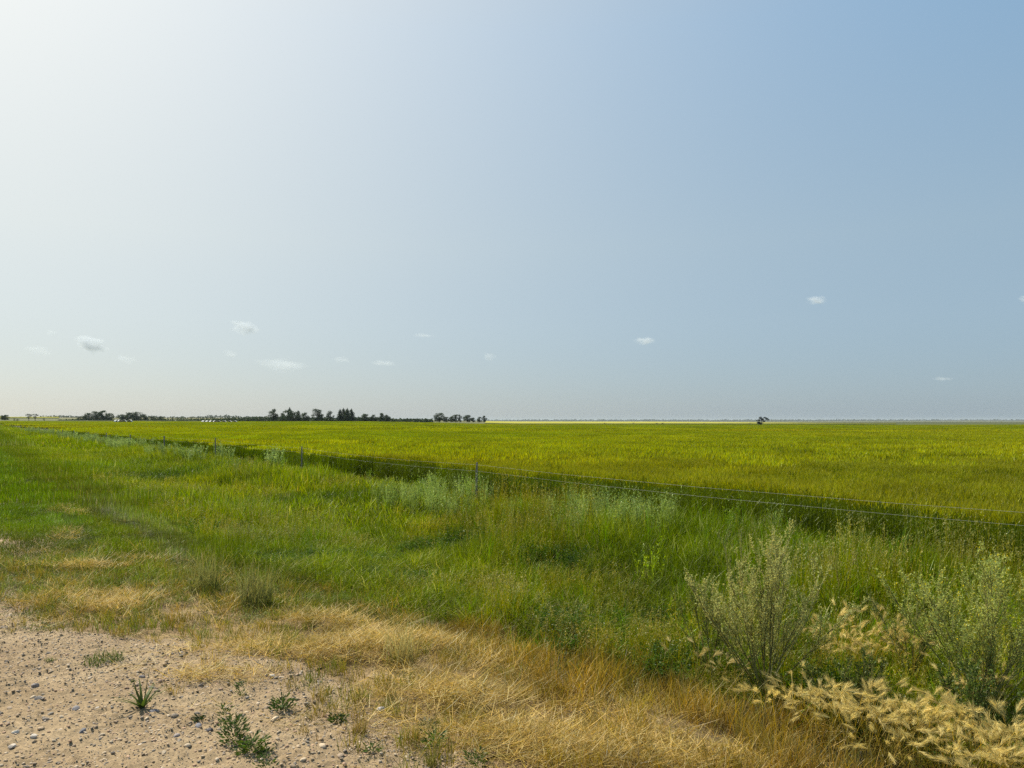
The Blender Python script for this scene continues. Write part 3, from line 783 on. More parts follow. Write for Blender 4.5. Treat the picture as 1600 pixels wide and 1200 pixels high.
# ================================================================== larger stones, one by one
def ground_pt(px, py, z0=0.0):
    Y = (EYE - z0) * 1200 / (py - 657)
    for _ in range(6): Y = (EYE - gz(onray(px, Y), Y)) * 1200 / (py - 657)
    return onray(px, Y), Y, gz(onray(px, Y), Y)
stones = [
    (130, 1145, .050, (.13, .13, .14), 'dark grey stone lying alone on the gravel, lower left'),
    (118, 1110, .055, (.17, .16, .16), 'dark flat stone half sunk in the gravel above the lone dark one'),
    (62, 1093, .05, (.3, .26, .22), 'brown grey stone near the left edge of the gravel'),
    (55, 1073, .055, (.25, .22, .2), 'flat brownish stone in the gravel left of the leafy weed'),
    (96, 1142, .03, (.5, .43, .35), 'small pale stone beside the two dark stones at lower left'),
    (52, 1152, .04, (.52, .46, .38), 'light buff stone near the lower left corner'),
    (24, 1146, .038, (.55, .5, .42), 'whitish stone at the lower left edge of the gravel'),
    (310, 1137, .05, (.18, .18, .2), 'bluish dark stone beside the small dark weeds'),
    (328, 1142, .04, (.12, .11, .11), 'blackish stone right of the small dark weeds'),
    (241, 1114, .05, (.16, .15, .16), 'dark stone right at the foot of the dandelion like weed'),
    (222, 1059, .04, (.28, .24, .22), 'grey brown stone behind the dandelion like weed'),
    (332, 1178, .05, (.36, .31, .28), 'pinkish grey stone near the bottom edge beside the leafy weed'),
    (424, 1058, .045, (.6, .56, .5), 'white stone at the edge of the straw'),
    (595, 1111, .055, (.35, .33, .33), 'light grey flat stone between the dry tufts'),
    (220, 1167, .04, (.48, .41, .33), 'pale rounded stone in the open gravel near the bottom edge'),
    (19, 1168, .045, (.46, .4, .33), 'buff stone in the lower left corner'),
    (152, 1108, .03, (.55, .47, .38), 'little pale stone left of the leafy weed shadow'),
    (275, 1152, .04, (.33, .28, .25), 'brown stone below the small dark weeds'),
]
for i, (px, py, s, c, lab) in enumerate(stones):
    x, y, z = ground_pt(px, py)
    m = rock_mesh(100 + i, .6); m.c = [list(c) + [1]] * len(m.v)
    o = m.build('stone', M_STONE); o.scale = (s, s, s); o.location = (x, y, z + s * .14); o.rotation_euler = (random.uniform(-.2, .2), random.uniform(-.2, .2), random.random() * 6)
    tag(o, lab, 'stone', 'larger stones on the gravel')

# ================================================================== weeds on the gravel, one by one
def tuft(name, px, py, n, r, h, w, c0, c1, label, cat, group, curve=.9, mat=None, lean=.5):
    x, y, z = ground_pt(px, py)
    m = green_clump(n, r, h, w, 4, c0, c1, curve, .25)
    o = m.build(name, mat or M_LEAF, loc=(x, y, z - .004))
    tag(o, label, cat, group); return o
GW = 'green weeds growing on the gravel'; DW = 'dry tufts on the gravel shoulder'
tuft('grass_mat', 162, 1033, 260, .135, .085, .005, (.05, .075, .015), (.085, .13, .025), 'flat round mat of dark green grass on the gravel', 'grass tuft', GW, 1.8)
tuft('grass_tuft', 78, 1034, 40, .035, .05, .004, (.05, .08, .015), (.09, .14, .02), 'tiny green tuft left of the round grass mat', 'grass tuft', GW)
tuft('grass_tuft', 500, 1095, 70, .05, .11, .003, (.2, .15, .05), (.42, .32, .1), 'wispy dry yellow tuft left of the straw drift', 'grass tuft', DW, .7, M_DRYL)
tuft('grass_tuft', 555, 1095, 60, .05, .10, .003, (.16, .14, .05), (.36, .28, .09), 'olive dry tuft between two wispy tufts at the straw edge', 'grass tuft', DW, .7, M_DRYL)
tuft('grass_tuft', 563, 1145, 90, .04, .11, .003, (.18, .13, .04), (.42, .3, .1), 'dense fan shaped dry tuft casting a short shadow', 'grass tuft', DW, .5, M_DRYL)
tuft('grass_tuft', 643, 1160, 110, .05, .13, .003, (.2, .14, .04), (.45, .32, .1), 'largest fan shaped dry tuft near the bottom middle', 'grass tuft', DW, .6, M_DRYL)
tuft('grass_tuft', 675, 1195, 70, .05, .09, .004, (.09, .1, .03), (.2, .2, .05), 'half green tuft at the bottom edge left of the middle', 'grass tuft', DW, .7)
tuft('grass_tuft', 475, 1147, 30, .04, .09, .003, (.2, .15, .05), (.4, .3, .1), 'thin sparse dry tuft on the gravel right of the small green weed', 'grass tuft', DW, .9, M_DRYL)
tuft('grass_tuft', 497, 1160, 22, .03, .07, .003, (.2, .12, .05), (.36, .24, .09), 'small reddish dry tuft low in the gravel', 'grass tuft', DW, .9, M_DRYL)
tuft('grass_tuft', 345, 1043, 40, .06, .06, .004, (.08, .1, .03), (.16, .17, .04), 'low olive tuft where the gravel meets the straw', 'grass tuft', GW, 1.0)

def leafy(px, py, r, n, h, L, w, c, label, spread=1.0, stems=0):
    x, y, z = ground_pt(px, py); r *= 1.15; h *= 1.6; L *= .95; w *= .8; n = int(n * 1.5)
    root = empty('weed', (x, y, z - .003)); tag(root, label, 'weed', GW)
    m = MB()
    for _ in range(n):
        a = random.random() * 6.283; q = r * random.random()
        m.leaf((q * math.cos(a), q * math.sin(a), random.uniform(0, h)), (math.cos(a) * spread, math.sin(a) * spread, random.uniform(.1, 1.1)), L * random.uniform(.6, 1.3), w * random.uniform(.7, 1.2), cv(c, .35))
    m.build('foliage', M_LEAF, root)
    s = MB()
    for _ in range(max(4, stems)):
        s.blade((random.gauss(0, r * .2), random.gauss(0, r * .2), 0), h * random.uniform(.8, 1.3), random.random() * 6.283, .5, .4, .003, 3, cv((.1, .12, .03)), cv((.12, .15, .03)), tipw=.5)
    s.build('stem', M_LEAF, root)
    return root
DG = (.065, .10, .03)
leafy(365, 1162, .06, 170, .08, .035, .013, DG, 'dark leafy weed at the left of the pair near the bottom edge', 1, 8)
leafy(392, 1180, .07, 190, .05, .035, .011, (.07, .11, .022), 'sprawling lighter green weed right below the dark leafy one', 1.4, 8)
leafy(352, 1133, .03, 50, .07, .028, .01, DG, 'slim upright weed just above the dark leafy one', .7, 4)
leafy(441, 1112, .055, 130, .05, .035, .012, DG, 'compact dark green weed in the gravel left of the wispy dry tuft', 1, 6)
leafy(414, 1178, .03, 60, .025, .025, .009, DG, 'tiny dark weed at the bottom right of the sprawling one', 1, 4)
leafy(310, 1127, .03, 50, .02, .022, .01, (.03, .055, .02), 'small dark weed above the bluish dark stone', 1, 3)
leafy(528, 1128, .04, 90, .02, .03, .012, (.05, .08, .02), 'low dark green weed between the dry tufts', 1.2, 4)
leafy(668, 1140, .05, 70, .03, .03, .01, (.06, .07, .025), 'dull grey green weed lying right of the fan shaped dry tuft', 1.4, 4)
leafy(679, 1172, .05, 90, .06, .035, .009, (.07, .12, .025), 'fresh green weed at the bottom middle beside dry tufts', 1, 5)
leafy(582, 1178, .04, 50, .03, .03, .009, (.08, .12, .03), 'thin pale green weed below the fan shaped tufts', 1, 4)
leafy(377, 1087, .025, 50, .06, .025, .009, (.06, .1, .025), 'slender green weed alone above the leafy pair', .7, 3)
leafy(412, 1192, .02, 20, .03, .02, .009, DG, 'green sprig at the very bottom edge right of the leafy pair', .7, 3)
leafy(415, 1208, .04, 50, .05, .03, .01, DG, 'dark weed cut by the bottom edge of the gravel', 1, 4)
leafy(745, 1198, .05, 80, .05, .03, .01, (.07, .1, .025), 'dark green weed at the bottom edge within the straw', 1, 4)
# dandelion-like weed: arching broad leaves and two bare stalks
x, y, z = ground_pt(222, 1108)
root = empty('dandelion', (x, y, z - .003)); tag(root, 'tall rosette weed with arching leaves and a bare leaning stalk', 'weed', GW)
for k in range(16):
    m = MB(); az = k * .393 + random.uniform(-.15, .15)
    m.blade((0, 0, 0), random.uniform(.10, .18), az, random.uniform(.3, .7), random.uniform(.1, .9), .020, 6, cv((.05, .075, .02)), cv((.09, .13, .025)), wz=az + 1.57)
    m.build('leaf', M_LEAF, root)
for h, az, ln in ((.22, 1.2, .25), (.17, 2.9, .35), (.13, .3, .2)):
    m = MB(); m.tube([(math.cos(az) * ln * h * t, math.sin(az) * ln * h * t, h * t) for t in (0, .35, .7, 1)], [.002, .002, .0017, .0015], 5, (.2, .2, .07))
    m.build('stalk', M_LEAF, root)
m = MB()
for _ in range(30): m.leaf((-.057 + random.gauss(0, .006), .013 + random.gauss(0, .006), .158 + random.gauss(0, .005)), (random.gauss(0, 1), random.gauss(0, 1), random.gauss(0, 1)), .018, .006, cv(DG))
m.build('seed_head', M_LEAF, root)

# ================================================================== tall single plants
def wormwood(px, py, ptop, wpx, label, name, nst, c, seed, yellow=0, lean=0.0, dens=1.0, lw=.005):
    random.seed(seed)
    x, y, z = ground_pt(px, py, -.35); H = (py - ptop) / 1200 * y; W = wpx / 1200 * y * .5
    root = empty(name, (x, y, z - .01)); tag(root, label, 'plant')
    st = MB(); fo = MB(); fl = MB()
    def branch(p, d, L, r, lev):
        pts = [Vector(p)]; dd = Vector(d).normalized(); k = 5 if lev < 2 else 3
        for i in range(k):
            dd = (dd + Vector((random.gauss(0, .08), random.gauss(0, .08), .10 if lev else .04))).normalized()
            pts.append(pts[-1] + dd * L / k)
        st.tube([tuple(q) for q in pts], [r * (1 - .75 * i / k) for i in range(k + 1)], 4, cv((.34, .32, .14)))
        if lev < 2:
            nb = int((9 if lev == 0 else 5) * dens)
            for j in range(nb):
                t = random.uniform(.22 if lev == 0 else .1, .97); q = pts[0].lerp(pts[-1], t) if lev else pts[min(int(t * k), k - 1)].lerp(pts[min(int(t * k) + 1, k)], t * k % 1)
                a = random.random() * 6.283; o = random.uniform(.35, .75)
                nd = dd + Vector((math.cos(a) * o, math.sin(a) * o, random.uniform(0, .3)))
                branch(q, nd, L * (random.uniform(.25, .45) * (1.15 - .6 * t) if lev == 0 else random.uniform(.3, .5)), r * .45, lev + 1)
        nl = int(L * (240 if lev == 2 else 150))
        for j in range(nl):
            t = random.uniform(.12, 1.03) if lev else random.uniform(.3, 1.02)
            i = min(int(t * k), k - 1); q = pts[i].lerp(pts[i + 1], min(t * k - i, 1))
            fo.leaf(q, dd * .8 + Vector((random.gauss(0, .8), random.gauss(0, .8), random.gauss(0, .5))), random.uniform(.010, .024), lw * random.uniform(.8, 1.3), cv(c, .28))
            if yellow and random.random() < yellow * (t > .6): fl.leaf(q, (random.gauss(0, 1), random.gauss(0, 1), 1), .012, .011, cv((.75, .60, .03), .2))
    for i in range(nst):
        f = (i + .5) / nst * 2 - 1 + random.uniform(-.15, .15); a = random.uniform(-.5, .5)
        tx = f * W; Hh = H * (1 - .28 * abs(f) ** 1.5) * random.uniform(.78, 1.02)
        d = Vector((tx + lean * Hh, a * W, Hh)); 
        branch((random.gauss(0, .02), random.gauss(0, .02), 0), d, d.length, .006, 0)
    st.build('stem', M_LEAF, root); fo.build('foliage', M_LEAF, root)
    if fl.v: fl.build('flowers', M_LEAF, root)
wormwood(1195, 1085, 845, 220, 'large grey green wormwood bush standing above the foxtail barley', 'wormwood_bush', 19, (.46, .46, .17), 11, dens=.95, lw=.0052)
wormwood(1540, 1120, 856, 300, 'large grey green weed at the right edge with yellow flecks', 'wormwood_bush', 20, (.42, .46, .14), 12, yellow=.07, dens=.9, lw=.0052)
wormwood(1425, 1070, 905, 120, 'thin branching weed with bare tips between the two grey green bushes', 'branching_weed', 6, (.17, .21, .06), 13, dens=.8)
wormwood(1330, 1140, 1010, 150, 'low leafy green weed beneath the wormwood bush behind the barley heads', 'branching_weed', 7, (.12, .15, .04), 14, dens=.8, lw=.008)
wormwood(1530, 1195, 1035, 190, 'low dark leafy weed at the right edge in front of the yellow flecked one', 'branching_weed', 9, (.10, .14, .035), 15, dens=.9, lw=.009)
wormwood(1150, 955, 815, 50, 'single slender pale stalk left of the wormwood bush', 'tall_stalk', 2, (.26, .28, .09), 16, dens=.6)
wormwood(1110, 1060, 905, 110, 'loose yellow green weed at the left foot of the wormwood bush', 'branching_weed', 6, (.17, .21, .045), 17, dens=.8)
wormwood(1310, 945, 850, 70, 'thin pale seed stalk standing behind the wormwood bush', 'tall_stalk', 3, (.27, .24, .09), 18, dens=.6)
for px_, py_, n_, h_, r_, lab_ in ((322, 925, 170, .46, .17, 'tall seedy tussock on the bank, left of the pair'), (398, 950, 210, .50, .16, 'tall dark rooted tussock leaning right, right of the pair'), (625, 1035, 120, .34, .14, 'dry upright tussock standing out of the straw heap')):
    dry_ = px_ > 500
    tuft('grass_tussock', px_, py_, n_, r_, h_, .0065, (.10, .115, .03) if not dry_ else (.26, .22, .08), (.30, .29, .11) if not dry_ else (.5, .42, .18), lab_, 'grass tussock', 'tall tussocks between bank and straw', .8, M_LEAF)
wormwood(1480, 1150, 985, 40, 'upright yellow green spike in front of the thin branching weed', 'tall_stalk', 2, (.22, .26, .05), 20, dens=.6, lw=.008)
random.seed(99)

# ================================================================== FENCE
fence = empty('wire_fence', (*us(8.6, 17.0), 0)); tag(fence, 'wire fence on slim weathered posts running along the edge of the wheat', 'fence')
fl0 = fence.location
s0 = None; tops = []
Xf, Yf = None, None
post_Y = [6.2] + [15.8 + 8.13 * i for i in range(0, 22)]
for i, Yp in enumerate(post_Y):
    if Yp < 1: continue
    # position on the line u = 8.6
    s = (Yp - .582 * 8.6) / .813; x, y = us(8.6, s); z = gz(x, y)
    hgt = .88 + random.uniform(-.05, .05)
    m = MB(); r = .021 if Yp < 40 else .034
    lx, ly = random.uniform(-.03, .03), random.uniform(-.02, .02)
    m.tube([(0, 0, -.1), (lx * .3, ly * .3, .4), (lx * .8, ly * .8, .8), (lx, ly, hgt), (lx, ly, hgt + .008)], [r * 1.06, r, r * .98, r * .92, r * .6], 8, (.27, .235, .19))
    m.build('post', M_WOOD, fence, loc=Vector((x, y, z)) - fl0)
    tops.append((x + lx, y + ly, z, hgt))
for k, hw in enumerate((.95, .80)):
    m = MB(); pts = []
    for a, b in zip(tops[:-1], tops[1:]):
        for t in np.linspace(0, 1, 5)[:-1]:
            sag = .06 * 4 * t * (1 - t)
            pts.append((a[0] + (b[0] - a[0]) * t - fl0[0], a[1] + (b[1] - a[1]) * t - .035 - fl0[1], a[2] + (b[2] - a[2]) * t + hw * (a[3] + (b[3] - a[3]) * t) - sag))
    m.tube(pts, .0011, 4, (.20, .21, .20))
    m.build('wire', M_WIRE, fence)

# ================================================================== TREES
TC = (.055, .082, .038)
def tree(px, ptop, wpx, Yd, label, group, name='broadleaf_tree', shape='round', seed=0, n=620, pbase=None, col=TC, gap=0.0, lean=0, cat='tree', trunkfrac=.14):
    rn = random.Random(seed or int(px * 7 + ptop)); st = random.getstate(); random.seed(rn.random())
    x = onray(px, Yd); zb = gz(x, Yd)
    if pbase is not None: zb = ztop(pbase, Yd)
    H = ztop(ptop, Yd) - zb; W = wpx / 1200 * Yd * (1.18 if shape == 'round' and H > 3 else 1.0)
    root = empty(name, (x, Yd, zb)); tag(root, label, cat, group)
    tr = MB(); cr = MB()
    nl = 5 if shape != 'spire' else 1
    tr.tube([(0, 0, -.2), (lean * .1, 0, H * trunkfrac), (lean * .3, 0, H * .6), (lean * .5, 0, H * .85)], [H * .035 + .05, H * .028 + .04, H * .018, H * .006], 7, (.09, .075, .06))
    lobes = []
    if shape == 'round':
        for k in range(13):
            a = rn.random() * 6.283; q = rn.random() ** .6
            zz = H * (trunkfrac + (1 - trunkfrac) * (k / 12.0) ** .8 * .9); e = math.sqrt(max(.08, 1 - ((zz / H - .48) / .56) ** 2))
            lobes.append((math.cos(a) * q * W * .36 * e, math.sin(a) * q * W * .36 * e, zz, W * rn.uniform(.15, .24), H * rn.uniform(.10, .16)))
        for k in range(5): lobes.append((rn.uniform(-.34, .34) * W, rn.uniform(-.2, .2) * W, H * rn.uniform(.14, .42), W * rn.uniform(.14, .2), H * .13))
        lobes.append((lean * .5, 0, H * .90, W * .14, H * .10)); lobes.append((-W * .36, 0, H * .5, W * .14, H * .12)); lobes.append((W * .36, 0, H * .52, W * .14, H * .12))
    elif shape == 'ragged':
        q_ = Yd / 1200
        for (ax, ay, ar, ah) in ((-1, 653, 2.6, 1.7), (2, 655.5, 2.4, 2.0), (6, 652.8, 2.6, 1.3), (9, 654.2, 2.4, 1.3), (12, 655.8, 2.0, 1.1), (-6.5, 657, 1.5, .7), (-3, 656.5, 2.2, 1.8), (-4, 660.5, 2.6, 1.8), (-1, 661.8, 2.2, 1.8), (5, 658, 1.8, 1.3)):
            lobes.append((ax * q_, rn.uniform(-1, 1) * q_, ztop(ay, Yd) - zb, ar * q_, ah * q_))
    elif shape == 'spire':
        for k in range(10):
            t = k / 9; lobes.append((rn.gauss(0, .04) * W, rn.gauss(0, .04) * W, H * (.1 + .86 * t), W * .70 * (1 - t) ** .5 + W * .08, H * .09))
    elif shape == 'umbrella':
        for k in range(9):
            t = (k + .5) / 9 * 2 - 1; lobes.append((t * W * .42, rn.gauss(0, .1) * W, H * (.86 - .12 * abs(t)) + rn.gauss(0, .03) * H, W * .11, H * rn.uniform(.07, .13)))
        for k in range(4): lobes.append((rn.uniform(-.3, .3) * W, 0, H * rn.uniform(.4, .62), W * .09, H * .09))
    for (lx, ly, lz, lr, lh) in lobes:
        if shape != 'spire':
            tr.tube([(lean * .1, 0, H * trunkfrac * .9), (lx * .5, ly * .5, lz * .72), (lx, ly, lz)], [H * .014, H * .009, H * .004], 4, (.09, .075, .06))
        m_ = int(n * 2.6 / len(lobes)); shade = rn.uniform(.8, 1.25)
        for k in range(m_):
            v = Vector((random.gauss(0, 1), random.gauss(0, 1), random.gauss(0, 1))).normalized() * random.random() ** .35
            s = (lr + lh) * .5 * random.uniform(.3, .6)
            cr.leaf((lx + v.x * lr, ly + v.y * lr, lz + v.z * lh), (random.gauss(0, 1), random.gauss(0, 1), random.gauss(0, .6)), s, s * .7, cv(tuple(q * shade for q in col), .3))
    tr.build('trunk', M_BARK, root); cr.build('crown', M_TREE, root)
    random.setstate(st); return root

GL = 'trees of the shelterbelt beyond the wheat'
for px, pt, w, Yd, sh, lab in (
    (427, 639.0, 15, 520, 'round', 'leftmost tall rounded tree of the long shelterbelt'),
    (440, 645.5, 12, 530, 'round', 'lower tree filling in right of the leftmost tall shelterbelt tree'),
    (453, 641.0, 26, 515, 'round', 'broad dark tree with a pointed tip standing behind it'),
    (452.5, 637.0, 7, 525, 'spire', 'narrow conifer tip poking above the broad dark tree'),
    (466, 641.5, 7, 520, 'spire', 'small pointed conifer at the right shoulder of the broad dark tree'),
    (477, 645.0, 13, 525, 'round', 'loose low tree between the pointed conifer and the square crowned tree'),
    (496, 639.5, 18, 515, 'round', 'square crowned tall tree in the middle of the shelterbelt'),
    (516, 642.5, 12, 530, 'round', 'ragged open tree left of the upright poplars'),
    (531, 639.5, 7, 520, 'spire', 'leftmost of the upright poplars'),
    (537, 638.0, 8, 525, 'spire', 'second upright poplar from the left'),
    (542.5, 638.0, 8, 520, 'spire', 'third upright poplar from the left'),
    (549, 639.0, 8, 525, 'spire', 'rightmost of the upright poplars'),
    (570, 646.5, 16, 520, 'round', 'low rounded tree just right of the poplars past a gap'),
    (583, 648.0, 11, 525, 'round', 'small tree right of the low rounded one'),
    (595, 645.5, 12, 520, 'round', 'loose crowned tree near the right end of the tall part of the shelterbelt'),
    (604, 648.0, 10, 525, 'round', 'last small tree before the low hedge continues alone')):
    tree(px, pt, w, Yd, lab, GL, 'poplar_tree' if 'poplar' in lab else ('conifer_tree' if 'conifer' in lab else 'broadleaf_tree'), sh, trunkfrac=.08)
GR = 'trees standing apart right of the hedge'
for px, pt, w, lab in ((687, 645.5, 17, 'tallest dense tree at the left of the separate group right of the hedge'),
                       (697, 651.5, 10, 'low tree beside the tallest dense one of the separate group'),
                       (705, 651.0, 10, 'low bushy tree in the middle of the separate group'),
                       (711.5, 647.5, 11, 'ragged upright tree right of the low bushy one'),
                       (718.5, 648.0, 6, 'thin tree ending the separate group on its right'),
                       (730, 648.5, 13, 'tree standing in the gap with a bare lower trunk'),
                       (739, 652.5, 8, 'smallest tree just right of the one in the gap'),
                       (749.5, 651.5, 9, 'left tree of the rightmost pair beyond the wheat'),
                       (757, 649.5, 8, 'right tree of the rightmost pair beyond the wheat')):
    tree(px, pt, w, 540, lab, GR, pbase=659.5, trunkfrac=.12)
GV = 'trees of the two rounded groves on the left'
for px, pt, w, lab in ((128, 651.0, 14, 'low outer tree at the left foot of the left grove'), (139, 645.5, 16, 'left tree of the left grove'), (150, 643.0, 17, 'second tree of the left grove'), (160, 641.5, 17, 'tallest tree of the left grove'), (171, 645.5, 15, 'right tree of the left grove'),
                       (190, 647.5, 14, 'left tree of the right grove'), (200, 644.5, 17, 'second tree of the right grove'), (213, 643.5, 18, 'tallest tree of the right grove'), (224, 647.0, 14, 'right tree of the right grove'),
                       (236, 650.5, 13, 'low tree trailing right of the right grove'), (250, 651.0, 14, 'lowest tree at the end of the right grove')):
    tree(px, pt, w, 640, lab, GV, pbase=657.5, trunkfrac=.12, n=520)
tree(8, 648.5, 13, 520, 'small round dark tree at the far left edge', None, pbase=656.5)
for px, w, lab in ((45, 11, 'left flat topped tree before the yellow field'), (55, 12, 'right flat topped tree before the yellow field')):
    tree(px, 646.0, w, 560, lab, 'flat topped trees before the yellow canola', 'spreading_tree', 'umbrella', pbase=657, n=300)
for px, pt, w, lab in ((22, 652, 4, 'tiny bush before the left end of the yellow field'), (27, 654.5, 8, 'tiny low bush right of the round dark tree'), (69, 653, 5, 'tiny bush right of the flat topped trees')):
    tree(px, pt, w, 560, lab, 'tiny bushes before the yellow canola', 'bush', pbase=657.5, n=140, cat='bush', trunkfrac=.1)
# lone tree in the wheat
tree(1189, 651.3, 17, 330, 'lone ragged tree leaning right, standing in the wheat field', None, 'lone_tree', 'ragged', n=650, pbase=667, lean=1.0, col=(.03, .045, .035), trunkfrac=.25)
tree(1185, 661.5, 8, 329, 'dark undergrowth at the foot of the lone tree', None, 'bush', 'round', n=160, pbase=666.5, cat='bush', trunkfrac=.1)
m = rock_mesh(77, .6); m.c = [[.07, .065, .05, 1]] * len(m.v); o = m.build('boulder', M_STONE, loc=(onray(1199, 320), 320, ztop(667.2, 320))); o.scale = (2.2, 1.6, 1.7)
tag(o, 'dark boulder in the wheat just right of the lone tree', 'boulder')

def hedge(name, px0, px1, Yd, top, base, col, label, dens=9, rough=1.0, seed=0, cat='hedge'):
    """a far strip of brush: many leaf clumps in a band with depth"""
    m = MB(); rn = np.random.default_rng(int(px0) + seed + 1000)
    n = int((px1 - px0) * dens)
    for _ in range(n):
        px = rn.uniform(px0, px1); Yd2 = Yd + rn.uniform(-6, 6) * Yd / 500
        tp = top(px) if callable(top) else top
        tp += rough * (vnoise(np.array([px * .35]), np.array([.3]), 7 + seed)[0] - .5) * 2.4
        x = onray(px, Yd2); zt = ztop(tp, Yd2); zb = ztop(base, Yd2) - .5
        z = zb + (zt - zb) * rn.random() ** .7; s = Yd / 1200 * rn.uniform(1.1, 2.3)
        m.leaf((x, Yd2, z - s * .3), (random.gauss(0, 1), random.gauss(0, .5), random.gauss(0, .5)), s * 1.3, s, cv(col, .3))
    o = m.build(name, M_TREE); tag(o, label, cat, kind='stuff'); return o
hedge('shelterbelt_hedge', 398, 610, 530, lambda p: 651.6 + (p > 440) * .6, 659.8, TC, 'long low dark hedge under the shelterbelt trees', 30)
hedge('hedge_row', 608, 676, 530, lambda p: 654.3, 659.6, TC, 'low even dark hedge continuing right of the shelterbelt trees', 26, .5, 3)
hedge('hedge_row', 332, 402, 560, lambda p: 651.8 + (400 - p) * .035, 658.6, TC, 'dark hedge behind the right hand row of bales', 24, .8, 5)
hedge('hedge_row', 92, 340, 640, lambda p: 655.3, 658.2, TC, 'thin dark hedge line at the foot of the two groves', 14, .5, 9)
hedge('far_treeline', -160, 410, 2300, lambda p: 650.6 + 1.2 * math.sin(p * .05), 653.5, (.05, .07, .03), 'faint far line of trees along the left horizon', 7, 1.2, 12, 'treeline')
hedge('far_brush', 262, 340, 900, lambda p: 652.8, 656.5, (.07, .09, .045), 'pale scattered brush between the groves and the shelterbelt', 5, 1.5, 15, 'brush')
hedge('far_treeline', 760, 1700, 9000, lambda p: 656.0, 658.3, (.04, .055, .03), 'thin bluish line of woods on the right horizon', 11, .5, 21, 'treeline')

# small bushes and bales along the canola edge
GB = 'small bushes along the edge of the canola'
for px, pt, pb, w, lab in ((945, 660.6, 663, 8, 'low dark bush at the left of the canola edge row'), (990, 660.2, 663, 6, 'round bush second along the canola edge'),
                           (1027, 660.6, 663, 7, 'left bush of the touching pair on the canola edge'), (1035, 660.6, 663, 8, 'right bush of the touching pair on the canola edge'),
                           (1075, 661.2, 663, 6, 'bush on the canola edge midway to the lone tree'), (1100, 661.2, 663, 9, 'long flat bush midway to the lone tree'),
                           (1130, 661.2, 663, 5, 'tiny bush on the canola edge nearer the lone tree'), (1171, 661.0, 663.2, 9, 'flat bush just left of the lone tree'),
                           (1334, 662.0, 664, 8, 'left dark bush of the pair right of the lone tree'), (1347, 661.6, 664, 7, 'right dark bush of the pair right of the lone tree')):
    tree(px, pt, w, 660, lab, GB, 'bush', 'round', n=130, pbase=pb + 1, cat='bush', trunkfrac=.1, col=(.045, .055, .03))

# ================================================================== canola fields (raised flowering canopy with depth)
def canola_mat():
    m, n, l = new_mat('canola_bloom'); geo = n.new('ShaderNodeNewGeometry')
    n1 = noise_node(n, l, .02, 4, geo.outputs['Position'])
    r = ramp(n, l, n1.outputs[0], [(.3, (.29, .275, .05)), (.7, (.37, .345, .07))])
    d = n.new('ShaderNodeBsdfDiffuse'); l.new(r.outputs[0], d.inputs['Color']); o = n.new('ShaderNodeOutputMaterial'); l.new(d.outputs[0], o.inputs['Surface'])
    return m
M_CAN = canola_mat()
def canola(px0, px1, Y0, Y1, h, label, taper=None):
    m = MB(); nx, ny = 60, 14; vs_ = []
    for i in range(nx + 1):
        px = px0 + (px1 - px0) * i / nx; y1 = Y1 if taper is None else Y0 + (Y1 - Y0) * taper(i / nx)
        for j in range(ny + 1):
            Yy = Y0 + (y1 - Y0) * j / ny; x = onray(px, Yy); z = gz(x, Yy)
            vs_.append((x, Yy, z + h + .15 * vnoise(np.array([i * .7]), np.array([j * .9]), 5)[0]))
    base = len(vs_)
    for i in range(nx + 1):
        px = px0 + (px1 - px0) * i / nx; x = onray(px, Y0); vs_.append((x, Y0 - .3, gz(x, Y0) - .3))
    f = [(i * (ny + 1) + j, (i + 1) * (ny + 1) + j, (i + 1) * (ny + 1) + j + 1, i * (ny + 1) + j + 1) for i in range(nx) for j in range(ny)]
    f += [(base + i, base + i + 1, (i + 1) * (ny + 1), i * (ny + 1)) for i in range(nx)]
    m.add(vs_, f, [[1, 1, 1, 1]] * len(vs_)); o = m.build('canola_field', M_CAN, smooth=True); tag(o, label, 'canola', kind='stuff')
canola(758, 1400, 780, 1750, 1.1, 'bright yellow strip of flowering canola on the far right horizon', lambda t: 1 - .97 * sstep(0.0, .95, t))
canola(-200, 92, 1000, 1900, 1.2, 'yellow canola field behind the flat topped trees at far left')

# ================================================================== round bales
def bale(px, ptop, Yd, rz, label, group, c=(.80, .79, .74)):
    m = MB(); r = .95; L = 1.3; n = 20; v = []; f = []
    prof = [(0, -L / 2), (r * .55, -L / 2 + .02), (r * .93, -L / 2), (r, -L / 2 + .07), (r * 1.01, 0), (r, L / 2 - .07), (r * .93, L / 2), (r * .55, L / 2 - .02), (0, L / 2)]
    for (rr, yy) in prof:
        for k in range(n):
            a = 6.2832 * k / n; v.append((math.cos(a) * rr, yy, math.sin(a) * rr * .95))
    for i in range(len(prof) - 1):
        for k in range(n): f.append((i * n + k, i * n + (k + 1) % n, (i + 1) * n + (k + 1) % n, (i + 1) * n + k))
    # wrapped pale sides; straw ends painted dark for their backlit shade
    cc = [list(c) + [1] if i in (3, 4, 5) else [.14, .12, .075, 1] for i in range(len(prof)) for k in range(n)]
    m.add(v, f, cc)
    x = onray(px, Yd); o = m.build('round_bale', M_BALE, smooth=False, loc=(x, Yd, ztop(ptop, Yd) - r)); o.rotation_euler = (0, 0, rz)
    tag(o, label, 'hay bale', group)
B1 = 'round bales of the left row'; B2 = 'round bales of the right row'
for px, rz, lab in ((182, 1.2, 'leftmost bale of the left row, its pale side turned to us'), (187, 1.0, 'second bale of the left row, pale side showing'), (194, .25, 'third bale of the left row with dark round end'), (203, .1, 'rightmost bale of the left row with dark round end')):
    bale(px, 655.7, 345, rz, lab, B1)
